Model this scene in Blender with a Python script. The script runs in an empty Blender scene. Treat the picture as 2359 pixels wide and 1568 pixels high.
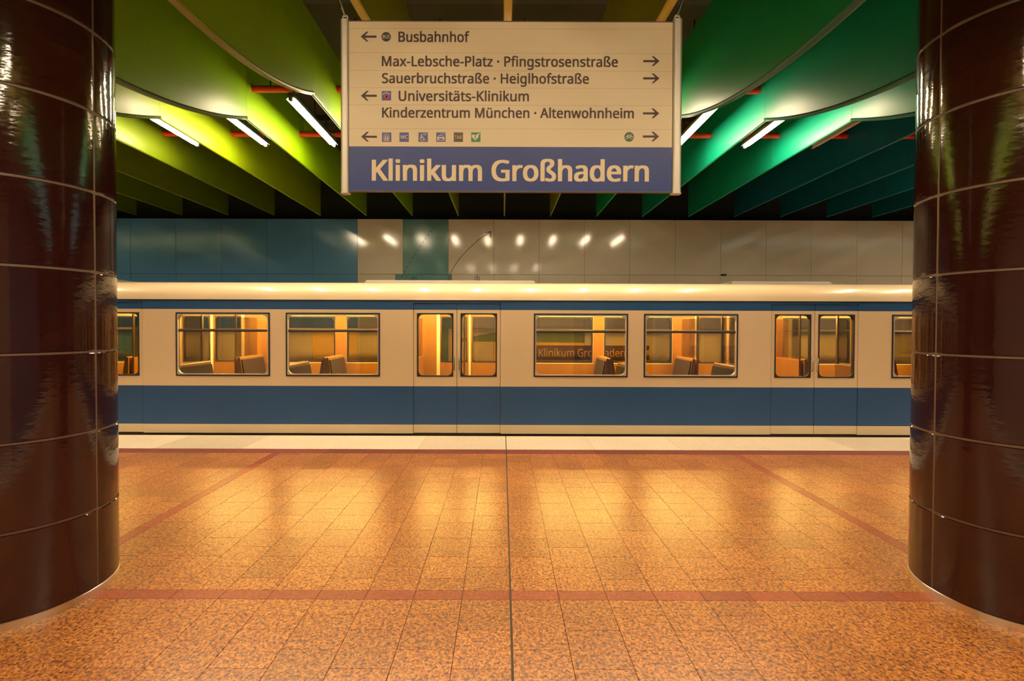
import bpy, bmesh, math, random
from mathutils import Vector, Matrix
random.seed(7)
C = bpy.context.scene.collection
PI = math.pi

# ------------------------------------------------------------------ camera, world, exposure
F = 1115.0; EYE = 1.66; ROLL = 0.0033; VPX, VPY = 1158.0, 749.0
cd = bpy.data.cameras.new('camera'); cam = bpy.data.objects.new('camera', cd); C.objects.link(cam)
cd.sensor_fit = 'HORIZONTAL'; cd.sensor_width = 36.0; cd.lens = 36.0*F/2359.0
PITCH = 17.0/F
cd.shift_x = (1179.5-VPX)/2359.0
cd.shift_y = -(784.0-VPY-17.0)/2359.0
cd.clip_start = 0.05; cd.clip_end = 200
cam.rotation_mode = 'XYZ'
cam.matrix_world = Matrix.Translation((0, 0, EYE)) @ Matrix.Rotation(PI/2-PITCH, 4, 'X') @ Matrix.Rotation(ROLL, 4, 'Z')
sc = bpy.context.scene; sc.camera = cam
w = bpy.data.worlds.new('world'); sc.world = w; w.use_nodes = True
w.node_tree.nodes['Background'].inputs[0].default_value = (0.9, 0.75, 0.55, 1)
w.node_tree.nodes['Background'].inputs[1].default_value = 0.0
sc.view_settings.view_transform = 'Standard'; sc.view_settings.look = 'None'
sc.view_settings.gamma = 1.0; sc.view_settings.use_curve_mapping = False
sc.view_settings.exposure = 0.0
sc.cycles.max_bounces = 10; sc.cycles.transparent_max_bounces = 16
sc.cycles.sample_clamp_indirect = 6.0
LAMP_COL = (1.0, 0.78, 0.50); LAMP_STR = 165.0
INT_COL = (1.0, 0.62, 0.17); INT_STR = 125.0

def P2(x, y, Y):
    """the point on the vertical plane at depth Y that the photograph shows at pixel x, y"""
    u = x-VPX-ROLL*(VPY-y); v = VPY-y+ROLL*(x-VPX)
    return (u*Y/F, EYE+v*Y/F)

# ------------------------------------------------------------------ materials
def srgb(r, g, b):
    f = lambda c: (c/255/12.92) if c/255 <= 0.04045 else ((c/255+0.055)/1.055)**2.4
    return (f(r), f(g), f(b), 1.0)
class NT:
    def __init__(s, name):
        s.m = bpy.data.materials.new(name); s.m.use_nodes = True; s.t = s.m.node_tree
        s.b = s.t.nodes['Principled BSDF']; s.out = s.t.nodes['Material Output']
    def n(s, typ, **kw):
        o = s.t.nodes.new(typ)
        for k, v in kw.items():
            if k.startswith('_'): o.inputs[int(k[1:])].default_value = v
            else: setattr(o, k, v)
        return o
    def l(s, a, b): s.t.links.new(a, b)
def mat(name, col, rough=0.5, metal=0.0, spec=0.5, coat=0.0, coat_rough=0.1, var=0.06, scale=3.0, bump=0.0, bscale=40.0, stretch=(1, 1, 1)):
    q = NT(name); b = q.b
    b.inputs['Roughness'].default_value = rough; b.inputs['Metallic'].default_value = metal
    b.inputs['Specular IOR Level'].default_value = spec
    b.inputs['Coat Weight'].default_value = coat; b.inputs['Coat Roughness'].default_value = coat_rough
    tc = q.n('ShaderNodeTexCoord'); mp = q.n('ShaderNodeMapping'); mp.inputs['Scale'].default_value = stretch
    q.l(tc.outputs['Object'], mp.inputs[0])
    nz = q.n('ShaderNodeTexNoise'); nz.inputs['Scale'].default_value = scale; nz.inputs['Detail'].default_value = 5
    q.l(mp.outputs[0], nz.inputs['Vector'])
    mx = q.n('ShaderNodeMix', data_type='RGBA')
    c = Vector(col[:3])
    mx.inputs[6].default_value = (*(c*(1-var)), 1); mx.inputs[7].default_value = (*[min(1, v*(1+var)) for v in c], 1)
    q.l(nz.outputs[0], mx.inputs[0]); q.l(mx.outputs[2], b.inputs['Base Color'])
    if bump:
        nb = q.n('ShaderNodeTexNoise'); nb.inputs['Scale'].default_value = bscale; nb.inputs['Detail'].default_value = 3
        q.l(mp.outputs[0], nb.inputs['Vector'])
        bp = q.n('ShaderNodeBump'); bp.inputs['Strength'].default_value = bump; bp.inputs['Distance'].default_value = 0.004
        q.l(nb.outputs[0], bp.inputs['Height']); q.l(bp.outputs[0], b.inputs['Normal'])
        if coat: q.l(bp.outputs[0], b.inputs['Coat Normal'])
    return q.m
def emis(name, col, s):
    q = NT(name); q.b.inputs['Base Color'].default_value = (*col[:3], 1)
    q.b.inputs['Emission Color'].default_value = (*col[:3], 1); q.b.inputs['Emission Strength'].default_value = s
    return q.m
def granite(name, base, dark, light, rough=0.3, sp=0.5):
    q = NT(name); tc = q.n('ShaderNodeTexCoord'); geo = q.n('ShaderNodeNewGeometry')
    n1 = q.n('ShaderNodeTexNoise'); n1.inputs['Scale'].default_value = 55; n1.inputs['Detail'].default_value = 4; n1.inputs['Roughness'].default_value = 0.65
    n2 = q.n('ShaderNodeTexVoronoi'); n2.inputs['Scale'].default_value = 95
    n3 = q.n('ShaderNodeTexNoise'); n3.inputs['Scale'].default_value = 0.9; n3.inputs['Detail'].default_value = 2
    for n in (n1, n2, n3): q.l(geo.outputs['Position'], n.inputs['Vector'])
    r1 = q.n('ShaderNodeValToRGB'); r1.color_ramp.elements[0].position = 0.40; r1.color_ramp.elements[1].position = 0.56
    q.l(n1.outputs[0], r1.inputs[0])
    m1 = q.n('ShaderNodeMix', data_type='RGBA'); m1.inputs[6].default_value = dark; m1.inputs[7].default_value = base
    q.l(r1.outputs[0], m1.inputs[0])
    sep = q.n('ShaderNodeSeparateColor'); q.l(n2.outputs['Color'], sep.inputs[0])
    r2 = q.n('ShaderNodeValToRGB'); r2.color_ramp.elements[0].position = 0.72; r2.color_ramp.elements[1].position = 0.80
    q.l(sep.outputs[0], r2.inputs[0])
    m2 = q.n('ShaderNodeMix', data_type='RGBA'); m2.inputs[7].default_value = light
    q.l(r2.outputs[0], m2.inputs[0]); q.l(m1.outputs[2], m2.inputs[6])
    oi = q.n('ShaderNodeObjectInfo'); at = q.n('ShaderNodeAttribute', attribute_name='tone')
    ad = q.n('ShaderNodeMath', operation='ADD'); q.l(oi.outputs['Random'], ad.inputs[0]); q.l(at.outputs['Fac'], ad.inputs[1])
    fr = q.n('ShaderNodeMath', operation='FRACT'); q.l(ad.outputs[0], fr.inputs[0])
    ad2 = q.n('ShaderNodeMath', operation='ADD'); q.l(fr.outputs[0], ad2.inputs[0]); q.l(n3.outputs[0], ad2.inputs[1])
    mr = q.n('ShaderNodeMapRange'); mr.inputs[1].default_value = 0.2; mr.inputs[2].default_value = 1.6; mr.inputs[3].default_value = 0.80; mr.inputs[4].default_value = 1.16
    q.l(ad2.outputs[0], mr.inputs[0])
    hs = q.n('ShaderNodeHueSaturation'); q.l(mr.outputs[0], hs.inputs['Value']); q.l(m2.outputs[2], hs.inputs['Color'])
    q.l(hs.outputs[0], q.b.inputs['Base Color'])
    mr2 = q.n('ShaderNodeMapRange'); mr2.inputs[3].default_value = rough-0.05; mr2.inputs[4].default_value = rough+0.08
    q.l(n1.outputs[0], mr2.inputs[0]); q.l(mr2.outputs[0], q.b.inputs['Roughness'])
    q.b.inputs['Specular IOR Level'].default_value = sp
    bp = q.n('ShaderNodeBump'); bp.inputs['Strength'].default_value = 0.12; bp.inputs['Distance'].default_value = 0.002
    q.l(n1.outputs[0], bp.inputs['Height']); q.l(bp.outputs[0], q.b.inputs['Normal'])
    return q.m
def glass(name, tint, refl=0.09, rough=0.02):
    q = NT(name); q.t.nodes.remove(q.b)
    tr = q.n('ShaderNodeBsdfTransparent'); tr.inputs[0].default_value = (*tint, 1)
    gl = q.n('ShaderNodeBsdfGlossy'); gl.inputs['Roughness'].default_value = rough
    fr = q.n('ShaderNodeLayerWeight'); fr.inputs[0].default_value = 0.35
    mr = q.n('ShaderNodeMapRange'); mr.inputs[3].default_value = refl*0.5; mr.inputs[4].default_value = 0.7
    q.l(fr.outputs['Fresnel'], mr.inputs[0])
    mx = q.n('ShaderNodeMixShader'); q.l(mr.outputs[0], mx.inputs[0]); q.l(tr.outputs[0], mx.inputs[1]); q.l(gl.outputs[0], mx.inputs[2])
    q.l(mx.outputs[0], q.out.inputs[0])
    return q.m

M = {}
M['granite'] = granite('orange_granite', (0.56, 0.195, 0.046, 1), (0.13, 0.052, 0.038, 1), (0.66, 0.28, 0.06, 1), 0.29, 0.75)
M['redstone'] = granite('red_stone', (0.37, 0.088, 0.045, 1), (0.30, 0.07, 0.04, 1), (0.43, 0.115, 0.055, 1), 0.32)
M['border'] = granite('dark_red_stone', (0.25, 0.055, 0.04, 1), (0.19, 0.045, 0.035, 1), (0.30, 0.07, 0.045, 1), 0.35)
M['palestone'] = granite('pale_stone', (0.80, 0.66, 0.50, 1), (0.70, 0.55, 0.40, 1), (0.86, 0.74, 0.58, 1), 0.4)
M['grout'] = mat('floor_grout', (0.12, 0.055, 0.03), 0.9)
M['joint'] = mat('expansion_joint', (0.07, 0.05, 0.04), 0.8)
M['ceramic'] = mat('brown_ceramic', (0.030, 0.0068, 0.0060), 0.09, spec=0.55, var=0.25, scale=2.0, bump=0.22, bscale=16, stretch=(1, 1, 2.2))
M['pgrout'] = mat('pillar_grout', (0.20, 0.16, 0.135), 0.75)
M['steel'] = mat('brushed_steel', (0.80, 0.75, 0.68), 0.30, 1.0, var=0.2, scale=8)
M['alu'] = mat('aluminium', (0.62, 0.56, 0.50), 0.42, 0.55, var=0.08)
M['red'] = mat('red_paint', (0.75, 0.045, 0.012), 0.4)
M['housing'] = mat('lamp_housing', (0.12, 0.10, 0.10), 0.5)
M['refl'] = mat('lamp_reflector', (0.82, 0.80, 0.76), 0.3)
M['ceil'] = mat('dark_ceiling', (0.035, 0.032, 0.024), 0.9, var=0.3)
M['upper'] = mat('dark_upper_wall', (0.006, 0.012, 0.010), 0.9)
M['conduit'] = mat('conduit_grey', (0.03, 0.03, 0.025), 0.6)
M['teal'] = mat('teal_enamel', (0.072, 0.205, 0.39), 0.15, spec=0.7, var=0.05)
M['tealgreen'] = mat('teal_green_enamel', (0.09, 0.22, 0.25), 0.14, spec=0.7)
M['beige'] = mat('beige_enamel', (0.58, 0.50, 0.42), 0.10, spec=0.6, var=0.04)
M['yellow'] = mat('yellow_enamel', (0.75, 0.46, 0.04), 0.2)
M['leafgreen'] = mat('green_enamel', (0.12, 0.17, 0.03), 0.3)
M['ink'] = mat('black_print', (0.015, 0.014, 0.012), 0.5)
M['trainwhite'] = mat('cream_train_paint', (0.82, 0.65, 0.42), 0.28, spec=0.5, coat=0.4, var=0.03)
M['trainblue'] = mat('blue_train_paint', (0.022, 0.085, 0.235), 0.30, spec=0.4, coat=0.15, var=0.05)
M['rubber'] = mat('black_rubber', (0.012, 0.011, 0.012), 0.6)
M['chrome'] = mat('chrome_bar', (0.32, 0.27, 0.20), 0.3, 1.0)
M['wood'] = mat('orange_wood', (0.24, 0.105, 0.012), 0.45, var=0.2, scale=2, stretch=(4, 4, .6))
M['lining'] = mat('interior_lining', (0.26, 0.19, 0.09), 0.5)
M['seatfab'] = mat('seat_fabric', (0.03, 0.014, 0.014), 0.85, var=0.3, scale=30)
M['seatshell'] = mat('seat_shell', (0.24, 0.12, 0.03), 0.4)
M['intfloor'] = mat('train_floor', (0.07, 0.05, 0.035), 0.6)
M['under'] = mat('underframe', (0.02, 0.02, 0.02), 0.7)
M['signcream'] = mat('sign_cream', (0.84, 0.71, 0.51), 0.35, spec=0.35, var=0.015)
M['seam'] = mat('seam_shade', (.60, .45, .28), .6)
M['signblue'] = mat('sign_blue', (0.034, 0.058, 0.27), 0.35, spec=0.35, var=0.03)
M['signtext'] = mat('sign_print', (0.055, 0.022, 0.020), 0.5)
M['signlet'] = mat('sign_letter_cream', (0.86, 0.72, 0.50), 0.4)
M['icblue'] = mat('icon_blue', (0.075, 0.085, 0.36), 0.4)
M['icblack'] = mat('icon_black', (0.02, 0.015, 0.015), 0.4)
M['icgreen'] = mat('icon_green', (0.02, 0.22, 0.13), 0.4)
M['icdgreen'] = mat('icon_dark_green', (0.02, 0.10, 0.07), 0.4)
M['icred'] = mat('icon_red', (0.75, 0.02, 0.03), 0.4)
M['icyellow'] = mat('icon_yellow', (0.90, 0.50, 0.04), 0.4)
M['wallsign'] = mat('wall_sign_brown', (0.11, 0.05, 0.045), 0.4)
M['wallsigntext'] = mat('wall_sign_lettering', (0.80, 0.50, 0.16), 0.5)
M['tube'] = emis('lit_tube', LAMP_COL, LAMP_STR)
M['tube_off'] = mat('dark_tube', (0.42, 0.33, 0.27), 0.3)
M['intlight'] = emis('interior_light', INT_COL, INT_STR)
M['glass'] = glass('window_glass', (0.93, 0.90, 0.84))
M['glass2'] = glass('far_window_glass', (0.93, 0.90, 0.80), 0.05)
M['concrete'] = mat('track_concrete', (0.10, 0.085, 0.07), 0.9)

# ------------------------------------------------------------------ helpers
class B:
    def __init__(s): s.v = []; s.f = []; s.mi = []; s.sm = []
    def add(s, vs, fs, mi=0, smooth=False):
        o = len(s.v); s.v += [tuple(v) for v in vs]
        for f in fs: s.f.append(tuple(i+o for i in f)); s.mi.append(mi); s.sm.append(smooth)
        return s
    def box(s, x0, x1, y0, y1, z0, z1, mi=0, ch=0.0):
        if x1 < x0: x0, x1 = x1, x0
        if y1 < y0: y0, y1 = y1, y0
        if z1 < z0: z0, z1 = z1, z0
        if ch <= 0:
            v = [(x, y, z) for z in (z0, z1) for y in (y0, y1) for x in (x0, x1)]
            return s.add(v, [(0, 2, 3, 1), (4, 5, 7, 6), (0, 1, 5, 4), (2, 6, 7, 3), (0, 4, 6, 2), (1, 3, 7, 5)], mi)
        c = ch; v = []   # box with chamfered edges on all sides
        rings = [(z0, c), (z0+c, 0), (z1-c, 0), (z1, c)]
        for z, k in rings:
            v += [(x0+k+0, y0+k, z), (x1-k, y0+k, z), (x1-k, y1-k, z), (x0+k, y1-k, z)]
        f = [(3, 2, 1, 0), (12, 13, 14, 15)]
        for r in range(3):
            for i in range(4):
                j = (i+1) % 4; f.append((r*4+i, r*4+j, (r+1)*4+j, (r+1)*4+i))
        return s.add(v, f, mi)
    def prism(s, pts, axis, a, b, mi=0):
        """closed 2-D outline extruded along an axis: 'y' outlines are (x, z), 'x' outlines are (y, z), 'z' outlines are (x, y)"""
        n = len(pts)
        mk = {'y': lambda p, t: (p[0], t, p[1]), 'x': lambda p, t: (t, p[0], p[1]), 'z': lambda p, t: (p[0], p[1], t)}[axis]
        v = [mk(p, a) for p in pts]+[mk(p, b) for p in pts]
        f = [tuple(range(n))[::-1], tuple(range(n, 2*n))]+[(i, (i+1) % n, (i+1) % n+n, i+n) for i in range(n)]
        return s.add(v, f, mi)
    def tube(s, pts, r, n=10, mi=0, cap=True):
        pts = [Vector(p) for p in pts]; v = []
        for i, p in enumerate(pts):
            d = (pts[min(i+1, len(pts)-1)]-pts[max(i-1, 0)]).normalized()
            a = d.orthogonal().normalized() if abs(d.z) < .9 else Vector((1, 0, 0)); a = (a-d*a.dot(d)).normalized(); c = d.cross(a)
            rr = r[i] if isinstance(r, (list, tuple)) else r
            v += [p+a*rr*math.cos(2*PI*k/n)+c*rr*math.sin(2*PI*k/n) for k in range(n)]
        f = []
        for i in range(len(pts)-1):
            for k in range(n): f.append((i*n+k, i*n+(k+1) % n, (i+1)*n+(k+1) % n, (i+1)*n+k))
        s.add(v, f, mi, True)
        if cap:
            o = len(v); s.add(v[:n], [tuple(range(n))[::-1]], mi); s.add(v[-n:], [tuple(range(n))], mi)
        return s
    def disc(s, cx, cz, r, y0, y1, n=24, mi=0):
        return s.prism([(cx+r*math.cos(2*PI*k/n), cz+r*math.sin(2*PI*k/n)) for k in range(n)], 'y', y0, y1, mi)
    def ring(s, cx, cz, ro, ri, y0, y1, n=24, mi=0, a0=0, a1=2*PI):
        for k in range(n):
            t0 = a0+(a1-a0)*k/n; t1 = a0+(a1-a0)*(k+1)/n
            s.prism([(cx+ri*math.cos(t0), cz+ri*math.sin(t0)), (cx+ro*math.cos(t0), cz+ro*math.sin(t0)), (cx+ro*math.cos(t1), cz+ro*math.sin(t1)), (cx+ri*math.cos(t1), cz+ri*math.sin(t1))], 'y', y0, y1, mi)
        return s
    def frame(s, x0, x1, z0, z1, w, y0, y1, r=0.07, mi=0, n=5):
        """rounded rectangular ring: outer square-ish rectangle, inner rounded opening"""
        def rr(a, b, c, d, r):
            o = []
            for cx, cz, t in ((b-r, d-r, 0), (a+r, d-r, PI/2), (a+r, c+r, PI), (b-r, c+r, 1.5*PI)):
                for k in range(n+1): o.append((cx+r*math.cos(t+PI/2*k/n), cz+r*math.sin(t+PI/2*k/n)))
            return o
        O = rr(x0, x1, z0, z1, 0.012); I = rr(x0+w, x1-w, z0+w, z1-w, r); N = len(O)
        v = [(p[0], y0, p[1]) for p in O]+[(p[0], y0, p[1]) for p in I]+[(p[0], y1, p[1]) for p in O]+[(p[0], y1, p[1]) for p in I]
        f = []
        for i in range(N):
            j = (i+1) % N
            f += [(i, j, N+j, N+i), (2*N+i, 3*N+i, 3*N+j, 2*N+j), (N+i, N+j, 3*N+j, 3*N+i), (i, 2*N+i, 2*N+j, j)]
        return s.add(v, f, mi)
    def mesh(s, name, mats):
        me = bpy.data.meshes.new(name); me.from_pydata(s.v, [], s.f)
        for m in (mats if isinstance(mats, (list, tuple)) else [mats]): me.materials.append(m)
        me.polygons.foreach_set('material_index', s.mi); me.polygons.foreach_set('use_smooth', s.sm)
        bm = bmesh.new(); bm.from_mesh(me); bmesh.ops.recalc_face_normals(bm, faces=bm.faces); bm.to_mesh(me); bm.free()
        return me
def link(name, me, parent=None, loc=None):
    o = bpy.data.objects.new(name, me); C.objects.link(o)
    if parent is not None: o.parent = parent
    if loc is not None: o.location = loc
    return o
def part(name, b, mats, parent, loc=None): return link(name, b.mesh(name, mats), parent, loc)
def thing(name, label, cat, loc=(0, 0, 0), group=None):
    o = bpy.data.objects.new(name, None); C.objects.link(o); o.location = loc; o.empty_display_size = 0.1
    o['label'] = label; o['category'] = cat
    if group: o['group'] = group
    return o
def struct(name, b, mats, label=None):
    o = part(name, b, mats, None); o['kind'] = 'structure'
    if label: o['label'] = label
    return o
def copy_tree(o, parent=None):
    c = o.copy(); C.objects.link(c); c.parent = parent
    for ch in list(o.children): copy_tree(ch, c)
    return c
# outlines of a plain humanist sans letter, one thousandth of an em: advance width, closed loops of x, y pairs
GLYPHS = {" ":[209,[]],
"+":[459,[[257,311,417,311,417,254,257,254,257,89,200,89,200,254,40,254,40,311,200,311,200,477,257,477]]],
"-":[258,[[32,184,32,246,226,246,226,184]]],
"A":[512,[[437,0,368,177,141,177,73,0,0,0,224,575,289,575,512,0],[282,415,280,420,278,428,274,438,271,449,267,461,263,473,260,484,257,493,255,500,252,490,249,479,247,468,244,457,241,447,238,438,235,429,232,421,230,415,165,241,346,241]]],
"B":[521,[[241,573,307,569,361,558,404,541,434,515,453,478,459,431,457,409,453,389,446,371,437,354,424,340,409,328,392,317,372,309,350,304,350,300,373,295,395,288,415,279,433,267,448,253,461,236,470,215,476,191,478,163,475,130,467,100,454,74,436,52,413,33,385,19,354,8,318,2,279,0,78,0,78,573],[256,329,300,331,334,339,357,352,372,371,381,394,384,423,380,451,369,474,351,490,324,502,289,509,245,511,150,511,150,329],[150,269,150,61,265,61,311,64,346,74,371,91,388,112,398,138,401,168,399,188,395,205,388,221,377,235,362,247,344,256,321,263,293,267,260,269]]],
"C":[507,[[323,517,294,516,266,510,241,502,217,490,196,474,178,456,162,434,149,410,139,383,131,353,127,321,125,286,128,241,135,200,147,164,164,132,186,105,213,83,244,68,281,58,322,55,347,56,371,58,394,62,416,66,438,72,460,78,460,15,438,8,416,2,393,-2,369,-6,342,-7,312,-8,257,-4,208,8,166,28,130,56,101,90,78,131,62,178,52,230,49,287,51,329,57,369,67,406,81,440,99,471,120,499,145,523,174,543,206,559,242,571,281,578,324,581,353,580,381,577,409,572,435,565,460,557,482,547,453,486,435,494,415,501,394,508,372,513,348,516]]],
"G":[584,[[326,302,524,302,524,22,493,12,462,5,431,-1,398,-5,362,-7,323,-8,267,-4,217,8,173,28,136,55,105,89,81,130,63,176,52,229,49,286,53,343,65,395,84,442,111,482,145,517,186,544,233,564,286,577,346,581,377,580,407,577,437,572,465,565,491,557,516,547,489,484,468,493,445,501,421,508,395,513,369,516,342,517,298,514,259,505,225,489,195,468,170,441,150,409,136,373,127,332,124,286,127,243,134,202,146,166,164,133,187,106,216,84,251,68,292,58,340,55,364,55,385,56,404,59,421,61,437,65,452,68,452,238,326,238]]],
"H":[594,[[516,0,443,0,443,267,150,267,150,0,78,0,78,573,150,573,150,330,443,330,443,573,516,573]]],
"I":[272,[[239,0,32,0,32,42,99,57,99,515,32,531,32,573,239,573,239,531,172,515,172,57,239,42]]],
"K":[496,[[496,0,411,0,209,273,150,222,150,0,78,0,78,573,150,573,150,290,166,308,182,327,199,345,215,363,232,381,249,399,403,573,488,573,261,323]]],
"L":[420,[[78,0,78,573,150,573,150,64,400,64,400,0]]],
"M":[727,[[330,0,142,502,139,502,140,490,141,477,142,461,142,444,143,426,144,407,144,387,144,367,144,347,144,0,78,0,78,573,184,573,361,103,364,103,544,573,650,573,650,0,578,0,578,352,578,371,579,389,579,408,580,426,580,443,581,460,582,475,583,489,584,501,581,501,390,0]]],
"P":[485,[[229,573,297,568,352,553,393,528,421,495,439,454,444,404,443,381,439,358,433,336,423,316,411,296,395,278,375,262,351,249,324,238,292,230,256,225,216,223,150,223,150,0,78,0,78,573],[223,511,150,511,150,285,208,285,242,286,272,290,298,296,320,306,338,318,352,334,362,352,368,375,370,401,366,435,354,462,334,484,306,499,269,508]]],
"R":[499,[[236,573,281,571,320,565,353,555,381,540,404,522,422,500,434,474,442,444,444,410,442,381,437,356,427,334,415,315,401,298,385,285,367,274,349,264,330,257,487,0,403,0,264,237,150,237,150,0,78,0,78,573],[232,510,150,510,150,298,236,298,278,301,312,310,338,325,355,347,366,374,370,407,368,430,363,450,355,467,343,480,328,491,310,500,287,505,261,509]]],
"S":[440,[[403,153,400,121,392,92,378,66,359,44,335,26,307,11,274,1,238,-6,198,-8,177,-8,157,-7,137,-5,118,-2,100,1,83,4,68,9,54,14,41,19,41,88,62,80,86,72,113,65,142,59,171,56,201,55,228,56,252,60,273,66,290,74,305,85,316,98,324,113,329,129,330,147,329,164,325,180,318,194,308,207,295,218,277,230,255,241,228,253,196,265,172,274,151,284,131,294,114,305,98,317,85,330,74,344,65,359,57,375,52,393,49,413,48,435,51,464,58,490,71,513,89,533,110,550,136,563,165,573,197,579,231,581,262,580,290,577,318,572,343,565,367,558,389,549,366,487,346,495,325,502,302,508,278,513,254,516,229,517,207,516,187,513,169,507,155,499,142,489,133,478,126,464,122,450,121,434,122,416,126,400,133,386,143,373,156,362,172,351,193,341,217,330,246,318,278,306,307,293,332,279,353,264,371,247,385,228,395,206,401,181]]],
"T":[446,[[259,0,187,0,187,509,8,509,8,573,437,573,437,509,259,509]]],
"U":[586,[[513,202,511,164,503,128,489,95,470,65,446,40,416,20,380,4,338,-5,290,-8,225,-2,171,18,128,50,97,93,78,144,72,204,72,573,144,573,144,201,148,158,161,122,182,93,211,72,248,59,294,55,327,57,355,63,379,73,399,88,415,105,427,126,435,149,440,174,442,202,442,573,513,573]]],
"W":[746,[[735,573,583,0,510,0,399,375,395,387,392,398,389,410,386,421,383,433,380,443,378,454,375,463,373,471,372,478,370,484,370,488,369,484,368,478,367,471,365,463,363,454,361,443,358,433,355,421,352,409,349,397,346,385,342,373,234,0,161,0,10,573,85,573,174,223,177,211,180,199,183,186,185,175,188,163,190,151,193,140,195,129,196,118,198,107,200,97,201,87,203,97,205,108,206,119,209,131,211,142,213,154,216,166,219,179,222,191,225,203,229,215,232,227,333,573,407,573,512,225,516,212,520,200,523,187,526,175,529,163,532,151,534,139,536,128,538,117,540,106,542,96,544,87,545,100,548,114,550,129,553,144,556,159,560,175,564,191,568,207,572,224,660,573]]],
"X":[470,[[467,0,385,0,233,249,79,0,3,0,193,298,15,573,95,573,236,348,377,573,453,573,276,300]]],
"a":[450,[[231,437,279,433,318,422,347,403,368,375,381,338,385,293,385,0,334,0,320,61,317,61,304,46,292,33,279,22,265,13,250,5,234,-1,216,-5,195,-7,172,-8,148,-7,124,-2,103,6,84,16,68,30,55,48,45,68,39,92,37,119,43,159,59,192,87,219,127,238,179,251,243,257,316,259,316,285,313,317,306,342,293,359,275,371,253,378,227,380,205,379,183,376,163,370,143,363,124,355,106,347,84,400,104,410,126,419,151,426,177,432,204,436],[252,208,204,203,167,195,141,182,124,165,113,144,110,119,112,97,120,79,132,66,148,56,167,51,188,49,223,52,253,62,279,79,299,103,311,134,315,172,315,210]]],
"b":[493,[[139,461,139,443,138,426,138,410,137,396,136,383,135,373,139,373,153,390,169,405,189,419,213,429,240,435,272,437,322,431,365,412,401,381,428,338,444,283,449,215,447,168,439,127,427,91,410,61,390,36,365,17,337,3,306,-5,272,-8,240,-6,213,0,189,10,169,24,153,38,139,55,133,55,119,0,68,0,68,609,139,609],[260,379,231,377,207,371,188,361,172,348,159,330,150,308,144,282,140,252,139,217,139,214,142,165,150,125,165,93,187,69,219,55,261,51,297,55,325,69,348,93,363,126,373,166,376,216,373,265,363,306,348,338,325,360,296,374]]],
"c":[385,[[241,-8,204,-5,170,2,139,15,112,34,88,58,69,87,55,123,47,165,44,213,47,262,56,305,71,342,90,372,114,396,142,415,174,428,208,435,245,438,267,437,288,435,309,431,328,426,344,421,358,415,337,356,323,361,308,365,292,370,275,373,259,375,244,376,217,374,193,368,172,358,155,343,141,325,131,303,123,277,119,247,117,213,119,181,123,152,131,126,141,104,155,86,172,71,191,61,214,55,240,53,262,54,283,56,302,60,319,65,336,71,351,78,351,15,336,8,320,3,304,-2,285,-5,264,-7]]],
"d":[493,[[221,-8,171,-2,128,17,92,48,65,91,49,146,44,214,49,282,66,338,93,381,128,413,171,432,221,438,243,437,262,434,280,429,296,423,310,416,323,407,335,397,345,386,354,374,359,374,359,383,358,393,356,405,355,418,355,429,354,438,354,609,425,609,425,0,368,0,358,58,354,58,345,46,335,35,323,24,310,15,296,7,279,1,262,-4,242,-7],[232,51,273,55,305,67,328,88,343,117,352,154,355,200,355,213,352,263,343,304,329,336,306,360,274,375,231,379,196,374,168,359,146,334,130,300,120,260,117,213,120,165,130,125,146,93,168,69,197,55]]],
"e":[452,[[234,438,269,435,301,427,329,414,354,396,374,373,390,346,402,315,409,281,411,244,411,201,117,201,122,157,134,119,154,90,181,69,215,56,254,52,280,53,305,56,327,60,348,66,370,73,392,82,392,20,370,11,349,4,327,-1,304,-5,279,-7,251,-8,212,-5,176,3,143,17,114,36,90,61,70,91,56,126,47,167,44,212,47,257,55,297,68,333,86,364,108,390,134,411,164,426,198,435],[233,380,202,377,175,366,154,348,137,323,125,293,119,257,338,257,336,281,333,302,326,322,318,338,306,353,292,364,276,373,256,378]]],
"f":[276,[[266,375,158,375,158,0,87,0,87,375,12,375,12,408,87,432,87,457,89,492,95,522,104,547,116,568,132,585,152,597,174,606,199,612,227,613,244,613,259,612,274,609,287,606,300,603,310,599,292,544,283,546,273,549,262,552,251,554,239,555,228,556,206,553,189,545,175,532,166,513,160,489,158,458,158,430,266,430]]],
"g":[493,[[221,438,248,436,273,431,297,422,319,409,338,393,355,373,359,373,369,430,425,430,425,-7,423,-46,416,-80,404,-109,388,-135,367,-155,341,-172,310,-183,274,-190,233,-192,202,-192,174,-189,147,-186,122,-180,99,-174,78,-165,78,-100,99,-110,123,-118,149,-125,177,-130,206,-133,237,-134,271,-130,300,-119,324,-101,341,-77,352,-48,355,-13,355,4,355,11,356,21,356,32,357,43,357,51,358,57,354,57,338,37,320,21,299,8,275,-1,250,-6,221,-8,170,-2,126,18,91,51,65,95,49,149,44,214,49,278,65,332,91,377,126,411,169,431],[230,379,207,376,187,370,169,359,153,344,140,326,130,303,123,277,119,247,117,213,120,165,130,124,146,92,169,68,197,54,232,50,253,51,271,53,288,58,303,65,315,74,326,85,336,98,343,113,349,131,353,151,355,173,356,197,356,214,355,251,350,282,343,309,332,331,319,348,302,362,281,371,257,377]]],
"h":[496,[[139,431,139,420,138,410,138,399,137,389,136,379,135,370,140,370,149,385,161,397,174,407,188,416,204,424,221,429,238,434,255,436,273,437,306,435,335,430,360,421,382,408,399,391,413,370,423,344,429,314,431,280,431,0,361,0,361,275,358,307,351,333,338,353,319,367,295,376,265,379,235,377,210,370,189,360,173,347,160,329,150,308,144,283,140,254,139,222,139,0,68,0,68,609,139,609]]],
"i":[207,[[139,430,139,0,68,0,68,430],[104,591,115,590,124,586,133,580,140,572,144,560,145,546,144,532,140,521,133,512,124,506,115,502,104,501,93,502,83,506,75,512,68,521,64,532,63,546,64,560,68,572,75,580,83,586,93,590]]],
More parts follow.
